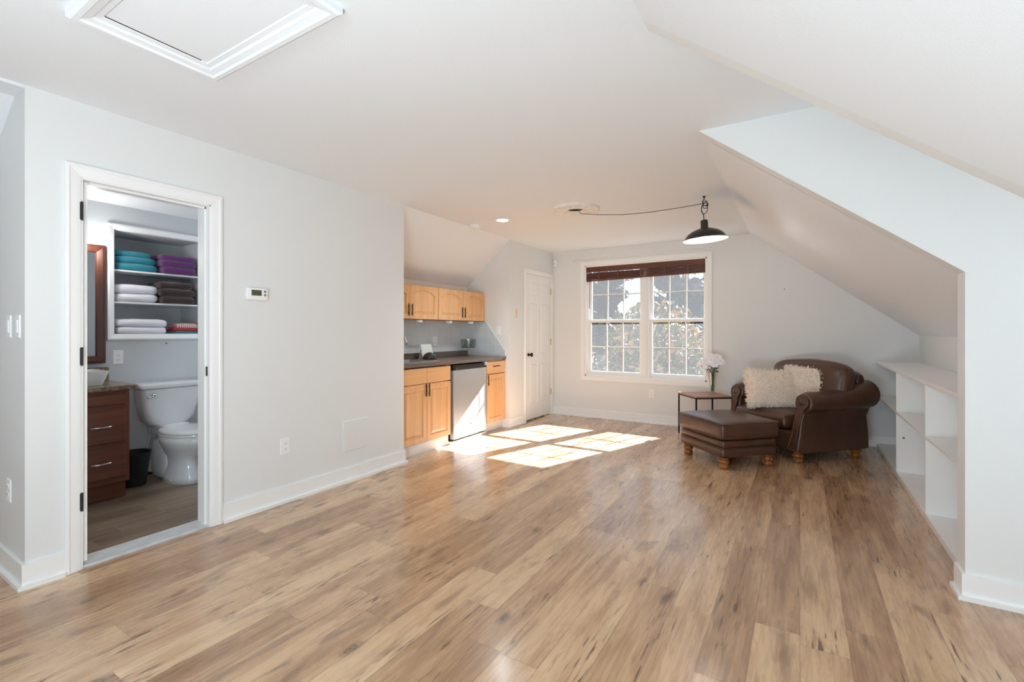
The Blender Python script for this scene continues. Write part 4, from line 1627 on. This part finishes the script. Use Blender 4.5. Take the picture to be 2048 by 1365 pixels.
# back
b = B()
ls = []
for i in range(25):
    x = -.425 + .880 * i / 24
    u = (x - .015) / .440
    top = .815 + .045 * (1 - u * u)
    ed = 1 - .35 * max(0, abs(u) - .85) / .15
    prf = [(.20, .30), (.385, .30), (.410, .50), (.425, top - .10)]
    for j in range(9):
        a = math.radians(-20) + math.radians(230) * j / 8
        prf.append((.360 + .068 * math.cos(a), top - .04 + .062 * math.sin(a)))
    prf.append((.24, top - .16))
    ls.append([(x, .30 + (y - .30) * ed, .5 + (z - .5) * (1 if ed == 1 else (1 - (1 - ed) * .12))) for y, z in prf])
b.loops(ls)
b.obj('backrest', M_leather, ch, smooth='auto', bevel=.01)


def lean_fn(ang, oy, oz):
    c_, s_ = math.cos(ang), math.sin(ang)
    return lambda p: (p[0], (p[1]) * c_ + (p[2]) * s_ + oy, -(p[1]) * s_ + (p[2]) * c_ + oz)


def bc(p):
    p = Vector(p)
    u = p.x / .46
    p.x += .05
    p.z += .04 * (1 - u * u) * (1 if p.z > 0 else .0)
    return lean_fn(math.radians(12), .150, .68)(p)


v, f = rbox(.90, .20, .45, .09, puff=(.01, .045, .02), cuts=9, fn=bc, nz=.010, nsc=5, seed=3)
B().add(v, f).obj('back_cushion', M_leather, ch, smooth=True, sub=1)
v, f = rbox(.665, .60, .155, .055, puff=(.0, .015, .022), cuts=9, c=(0, -.17, .375), nz=.005, nsc=5, seed=8)
B().add(v, f).obj('seat_cushion', M_leather, ch, smooth=True, sub=1)
for x in (-.40, .40):
    for y in (-.37, .34):
        bun_foot(ch, x, y)
b = B()
pts = [(-.31, -.425, .405), (0, -.440, .410), (.31, -.425, .405)]
b.tube(pts, .006, 6)
b.obj('seat_welt', M_leather, ch, smooth=True)

ot = thing('ottoman', 'brown leather ottoman with turned wooden feet in front of the armchair', 'ottoman', (-.612, 4.985, 0), math.radians(-45))
v, f = rbox(.655, .59, .085, .02, cuts=6, c=(0, 0, .150), puff=(.0, .0, .0))
B().add(v, f).obj('lower_band', M_leather, ot, smooth=True)
v, f = rbox(.645, .58, .075, .022, cuts=6, c=(0, 0, .228), puff=(.006, .006, .0))
B().add(v, f).obj('upper_band', M_leather, ot, smooth=True)
v, f = rbox(.69, .625, .168, .045, puff=(.008, .008, .020), cuts=9, c=(0, 0, .345), nz=.004, nsc=5, seed=12)
B().add(v, f).obj('top_cushion', M_leather, ot, smooth=True, sub=1)
for z in (.192, .412):
    a, c_ = (.322, .290) if z < .3 else (.338, .306)
    lp = rr_loop(-a, a, -c_, c_, .03, z)
    B().tube(lp + [lp[0]], .0055, 6).obj('welt', M_leather, ot, smooth=True)
for x in (-.27, .27):
    for y in (-.235, .235):
        bun_foot(ot, x, y)


# shaggy cushions
def shaggy(label, loc, rot, w_, h_, d_, seed):
    r = random.Random(seed)
    t = thing('throw_pillow', label, 'pillow', loc, rot=rot, group='shaggy cream pillows on the armchair')

    def pf(p):
        return p
    v, f = rbox(w_, d_, h_, .055, puff=(-.012, .045, -.012), cuts=9, nz=.012, nsc=9, seed=seed, c=(0, 0, h_ / 2))
    B().add(v, f).obj('pillow_cover', M_fur, t, smooth=True)
    b = B()
    vv = [Vector(p) for p in v]
    cen = Vector((0, 0, h_ / 2))
    for q in f:
        pts = [vv[i] for i in q]
        n = (pts[1] - pts[0]).cross(pts[2] - pts[0])
        ar = n.length
        if ar < 1e-8:
            continue
        n.normalize()
        c0 = sum(pts, Vector()) / 4
        if n.dot(c0 - cen) < 0:
            n = -n
        k = max(1, int(ar * 9000))
        for _ in range(min(k, 40)):
            a, c_ = r.random(), r.random()
            p = pts[0].lerp(pts[1], a).lerp(pts[3].lerp(pts[2], a), c_)
            d = (n * .55 + Vector((r.uniform(-.6, .6), r.uniform(-.6, .6), r.uniform(-1.0, .25)))).normalized()
            L = r.uniform(.018, .040)
            sd = n.cross(d)
            if sd.length < .01:
                sd = Vector((1, 0, 0))
            sd = sd.normalized() * r.uniform(.0022, .0042)
            e = p + d * L
            m_ = p + d * L * .55 + n * .004
            p = p - n * .003
            b.add([p - sd, p + sd, m_ + sd, e, m_ - sd], [(0, 1, 2, 3, 4)])
    o = b.obj('fur', M_fur, t)
    o['kind'] = 'stuff'
    return t


shaggy('cream shaggy pillow in front, leaning on the other one', (-.235, 5.545, .455), (math.radians(-18), 0, math.radians(22)), .48, .40, .12, 5)
shaggy('cream shaggy pillow behind, against the chair back', (.055, 5.635, .462), (math.radians(-14), 0, math.radians(-14)), .45, .43, .12, 9)

# ---------------------------------------------------------------- side table with vase
TA = math.atan2(.60, .80)
t = thing('side_table', 'small square side table with black metal legs and wooden top', 'table', (-.965, 5.945, 0), math.radians(38))
tw, td = .45, .44
B().box(-tw / 2, tw / 2, -td / 2, td / 2, .487, .503).obj('tabletop', M_tabletop, t, bevel=.002)
b = B()
for y in (-td / 2 + .008, td / 2 - .008):
    b.box(-tw / 2, tw / 2, y - .007, y + .007, .473, .487)
for x in (-tw / 2 + .008, tw / 2 - .008):
    b.box(x - .007, x + .007, -td / 2, td / 2, .473, .487)
b.obj('top_rail', M_black, t)
for x in (-tw / 2 + .008, tw / 2 - .008):
    for y in (-td / 2 + .008, td / 2 - .008):
        B().box(x - .007, x + .007, y - .007, y + .007, 0, .475).obj('leg', M_black, t)
VXY = (-.885, 6.005)
t = thing('vase', 'clear glass vase on the side table', 'vase', (VXY[0], VXY[1], .504))
B().lathe([(.001, 0), (.040, 0), (.044, .004), (.040, .010), (.024, .016), (.024, .03), (.033, .10), (.046, .19), (.058, .245), (.0555, .245), (.043, .19), (.030, .10), (.021, .03), (.001, .024)], (0, 0, 0), 28).obj('vase_glass', M_vglass, t, smooth='auto')
B().lathe([(.001, .0245), (.020, .0300), (.028, .10), (.001, .101)], (0, 0, 0), 20).obj('water', glass_mat('water', (.9, .96, .94, 1), .08), t, smooth=True)
FL = [(-.115, -.03, .375, 'white daisy farthest to the window side of the bunch'),
      (-.055, -.05, .345, 'white daisy low on the window side of the bunch'),
      (-.005, -.06, .405, 'white daisy facing out with a yellow centre at the middle of the bunch'),
      (-.040, .02, .450, 'topmost white daisy of the bunch'),
      (.045, .01, .438, 'white daisy high on the armchair side of the bunch'),
      (.085, -.02, .395, 'white daisy farthest to the armchair side of the bunch'),
      (.035, -.06, .365, 'white daisy low under the middle of the bunch'),
      (.005, .05, .425, 'white daisy at the back of the bunch')]
for i, (fx, fy, fz, lab) in enumerate(FL):
    rf = random.Random(20 + i)
    t = thing('daisy', lab, 'flower', (VXY[0], VXY[1], .535), 0, 'daisies in the glass vase')
    tip = Vector((fx, fy, fz - .035))
    a0 = 2 * PI * i / 8
    base = Vector((.012 * math.cos(a0), .012 * math.sin(a0), .003))
    pts = [base, base.lerp(Vector((fx * .22, fy * .22, .2)), 1), tip.lerp(Vector((fx * .22, fy * .22, .2)), .45) + Vector((0, 0, .008)), tip]
    B().tube(pts, .0028, 6).obj('stem', M_leaf, t, smooth=True)
    n = Vector((fx * 2.2, fy * 2.2 - .55, .55)).normalized()
    Mx = Matrix.Translation(tip) @ n.to_track_quat('Z', 'Y').to_matrix().to_4x4()
    b = B(Mx)
    for ring, (np_, L, zz) in enumerate(((22, .058, .0), (18, .048, .006), (12, .034, .012))):
        for k in range(np_):
            a = 2 * PI * (k + .5 * ring) / np_ + rf.uniform(-.08, .08)
            ca, sa = math.cos(a), math.sin(a)
            wd_ = .0080
            droop = rf.uniform(-.006, .004)

            def q(r_, s_, z_):
                return (r_ * ca - s_ * sa, r_ * sa + s_ * ca, z_)
            b.add([q(.006, -.002, zz), q(.006, .002, zz), q(L * .6, wd_, zz + .004), q(L * .95, wd_ * .6, zz + droop), q(L, 0, zz + droop), q(L * .95, -wd_ * .6, zz + droop), q(L * .6, -wd_, zz + .004)], [(0, 1, 2, 3, 4, 5, 6)])
    o = b.obj('petals', M_petal, t)
    B(Mx).lathe([(.009, .004), (.0095, .009), (.006, .013), (.001, .014)], (0, 0, 0), 12).obj('flower_centre', M_yolk, t, smooth=True)
    b = B()
    for k in range(4):
        p = pts[1].lerp(pts[2], .35 + .20 * k)
        d = Vector((rf.uniform(-1, 1), rf.uniform(-1, .4), rf.uniform(-.1, .45))).normalized()
        s_ = d.cross(Vector((0, 0, 1))).normalized() * .024
        L = rf.uniform(.070, .105)
        b.add([p, p + d * L * .35 + s_, p + d * L * .7 + s_ * .8, p + d * L, p + d * L * .7 - s_ * .8, p + d * L * .35 - s_], [(0, 1, 2, 3, 4, 5)])
    b.obj('leaf', M_leaf, t)


# ---------------------------------------------------------------- outside
struct(B().box(-60, 40, 7.2, 90, -3.6, -3.4).obj('ground', mat('lawn', rgb(96, 92, 66), .9, var=.3, vscale=1.5)), 'autumn lawn outside')


def leaf_mat(name, cols):
    m = bpy.data.materials.new(name)
    m.use_nodes = True
    n = m.node_tree
    p = n.nodes['Principled BSDF']
    p.inputs['Roughness'].default_value = .7
    g = n.nodes.new('ShaderNodeNewGeometry')
    r = n.nodes.new('ShaderNodeValToRGB')
    r.color_ramp.interpolation = 'CONSTANT'
    while len(r.color_ramp.elements) < len(cols):
        r.color_ramp.elements.new(.5)
    for i, (e, c) in enumerate(zip(r.color_ramp.elements, cols)):
        e.position = i / len(cols)
        e.color = c
    n.links.new(g.outputs['Random Per Island'], r.inputs[0])
    n.links.new(r.outputs[0], p.inputs['Base Color'])
    return m


ML1 = leaf_mat('autumn_leaves', [rgb(92, 94, 56), rgb(112, 108, 60), rgb(150, 134, 70), rgb(172, 130, 66), rgb(70, 74, 48), rgb(158, 122, 100), rgb(104, 106, 66)])
ML2 = leaf_mat('dark_needles', [rgb(34, 48, 40), rgb(44, 58, 46), rgb(28, 40, 36), rgb(56, 66, 52)])
ML3 = leaf_mat('brown_leaves', [rgb(108, 84, 68), rgb(134, 104, 80), rgb(84, 76, 58), rgb(112, 108, 72), rgb(72, 68, 56)])
M_bark = mat('bark', rgb(66, 56, 48), .9, bump=.8, bscale=12)


def tree(label, x, y, z0, blobs, n, ml, ls_, seed, trunk=.14, th=4.0, group=None, name='tree'):
    r = random.Random(seed)
    t = thing(name, label, 'tree', (x, y, z0), 0, group)
    b = B()
    pts = [(0, 0, 0), (.05, 0, th * .3), (-.08, .05, th * .6), (.0, 0, th)]
    b.tube(pts, [trunk, trunk * .8, trunk * .6, trunk * .3], 10)
    for k in range(7):
        a = r.uniform(0, 2 * PI)
        h = th * r.uniform(.35, .9)
        L = r.uniform(.8, 1.8)
        b.tube([(0, 0, h), (math.cos(a) * L * .5, math.sin(a) * L * .5, h + L * .35), (math.cos(a) * L, math.sin(a) * L, h + L * .8)], [trunk * .4, trunk * .25, trunk * .08], 6)
    b.obj('trunk', M_bark, t, smooth=True)
    b = B()
    tot = sum(q[3] * q[4] * q[5] for q in blobs)
    for (bx_, by_, bz, rx, ry, rz_) in blobs:
        for _ in range(int(n * rx * ry * rz_ / tot)):
            d = Vector((r.gauss(0, 1), r.gauss(0, 1), r.gauss(0, 1))).normalized() * (r.random() ** .45)
            p = Vector((bx_ + d.x * rx, by_ + d.y * ry, bz + d.z * rz_))
            u = Vector((r.gauss(0, 1), r.gauss(0, 1), r.gauss(0, 1))).normalized()
            v_ = u.cross(Vector((r.gauss(0, 1), r.gauss(0, 1), r.gauss(0, 1)))).normalized()
            s_ = ls_ * r.uniform(.6, 1.4)
            b.add([p - u * s_, p + v_ * s_ * .5, p + u * s_, p - v_ * s_ * .5], [(0, 1, 2, 3)])
    o = b.obj('foliage', ml, t)
    return t


tree('yellow-green autumn tree outside, seen through the right sash', -3.6, 14.0, -3.4, [(0, 0, 3.6, 1.7, 1.3, 2.0), (.9, .2, 2.6, 1.4, 1.2, 1.6), (-.9, .4, 2.2, 1.3, 1.2, 1.8)], 12000, ML1, .10, 1, .12, 3.6)
tree('yellow-green autumn tree outside, seen through the left sash', -6.6, 13.4, -3.4, [(0, 0, 3.0, 1.6, 1.2, 1.6), (1.0, .2, 2.2, 1.4, 1.1, 1.6), (-1.1, .3, 2.0, 1.6, 1.2, 1.6)], 12000, ML1, .10, 2, .12, 3.2)
tree('brownish autumn shrub filling the lower window view', -5.2, 16.5, -3.4, [(0, 0, 1.6, 4.2, 1.0, 2.0), (-3.6, .5, 1.6, 2.6, 1.0, 2.2)], 14000, ML3, .14, 3, .10, 2.4)
tree('grey-green bush outside behind the autumn trees', -10.5, 18.0, -3.4, [(0, 0, 2.2, 3.4, 1.2, 2.8), (4.5, 1, 2.6, 3.2, 1.2, 2.8), (8.5, .5, 2.2, 3.0, 1.2, 2.8)], 16000, ML3, .20, 4, .14, 3.6)
tree('autumn tree outside farther to the side of the window', -.6, 15.5, -3.4, [(0, 0, 3.0, 1.8, 1.3, 2.0), (1.4, .2, 2.2, 1.5, 1.2, 1.8), (-1.3, .3, 2.0, 1.4, 1.2, 1.8)], 9000, ML1, .11, 7, .12, 3.6)
GP = 'tall dark evergreens behind the autumn trees'
rp_ = random.Random(11)
for i in range(11):
    x = -17.5 + i * 1.75 + rp_.uniform(-.4, .4)
    hgt = rp_.uniform(9.5, 12)
    bl = [(0, 0, hgt * .93, .7, .7, .9)]
    for k in range(7):
        bl.append((rp_.uniform(-.8, .8), rp_.uniform(-.5, .5), hgt * (.30 + .085 * k) + rp_.uniform(-.4, .4), 1.55 - .10 * k, 1.1, .62))
    tree('tall dark evergreen with bare lower trunk far behind the autumn trees', x, (26.0 if i % 2 else 29.5) + rp_.uniform(-.5, .5), -3.4, bl, 3600, ML2, .22, 30 + i, .17, hgt, GP, 'evergreen_tree')
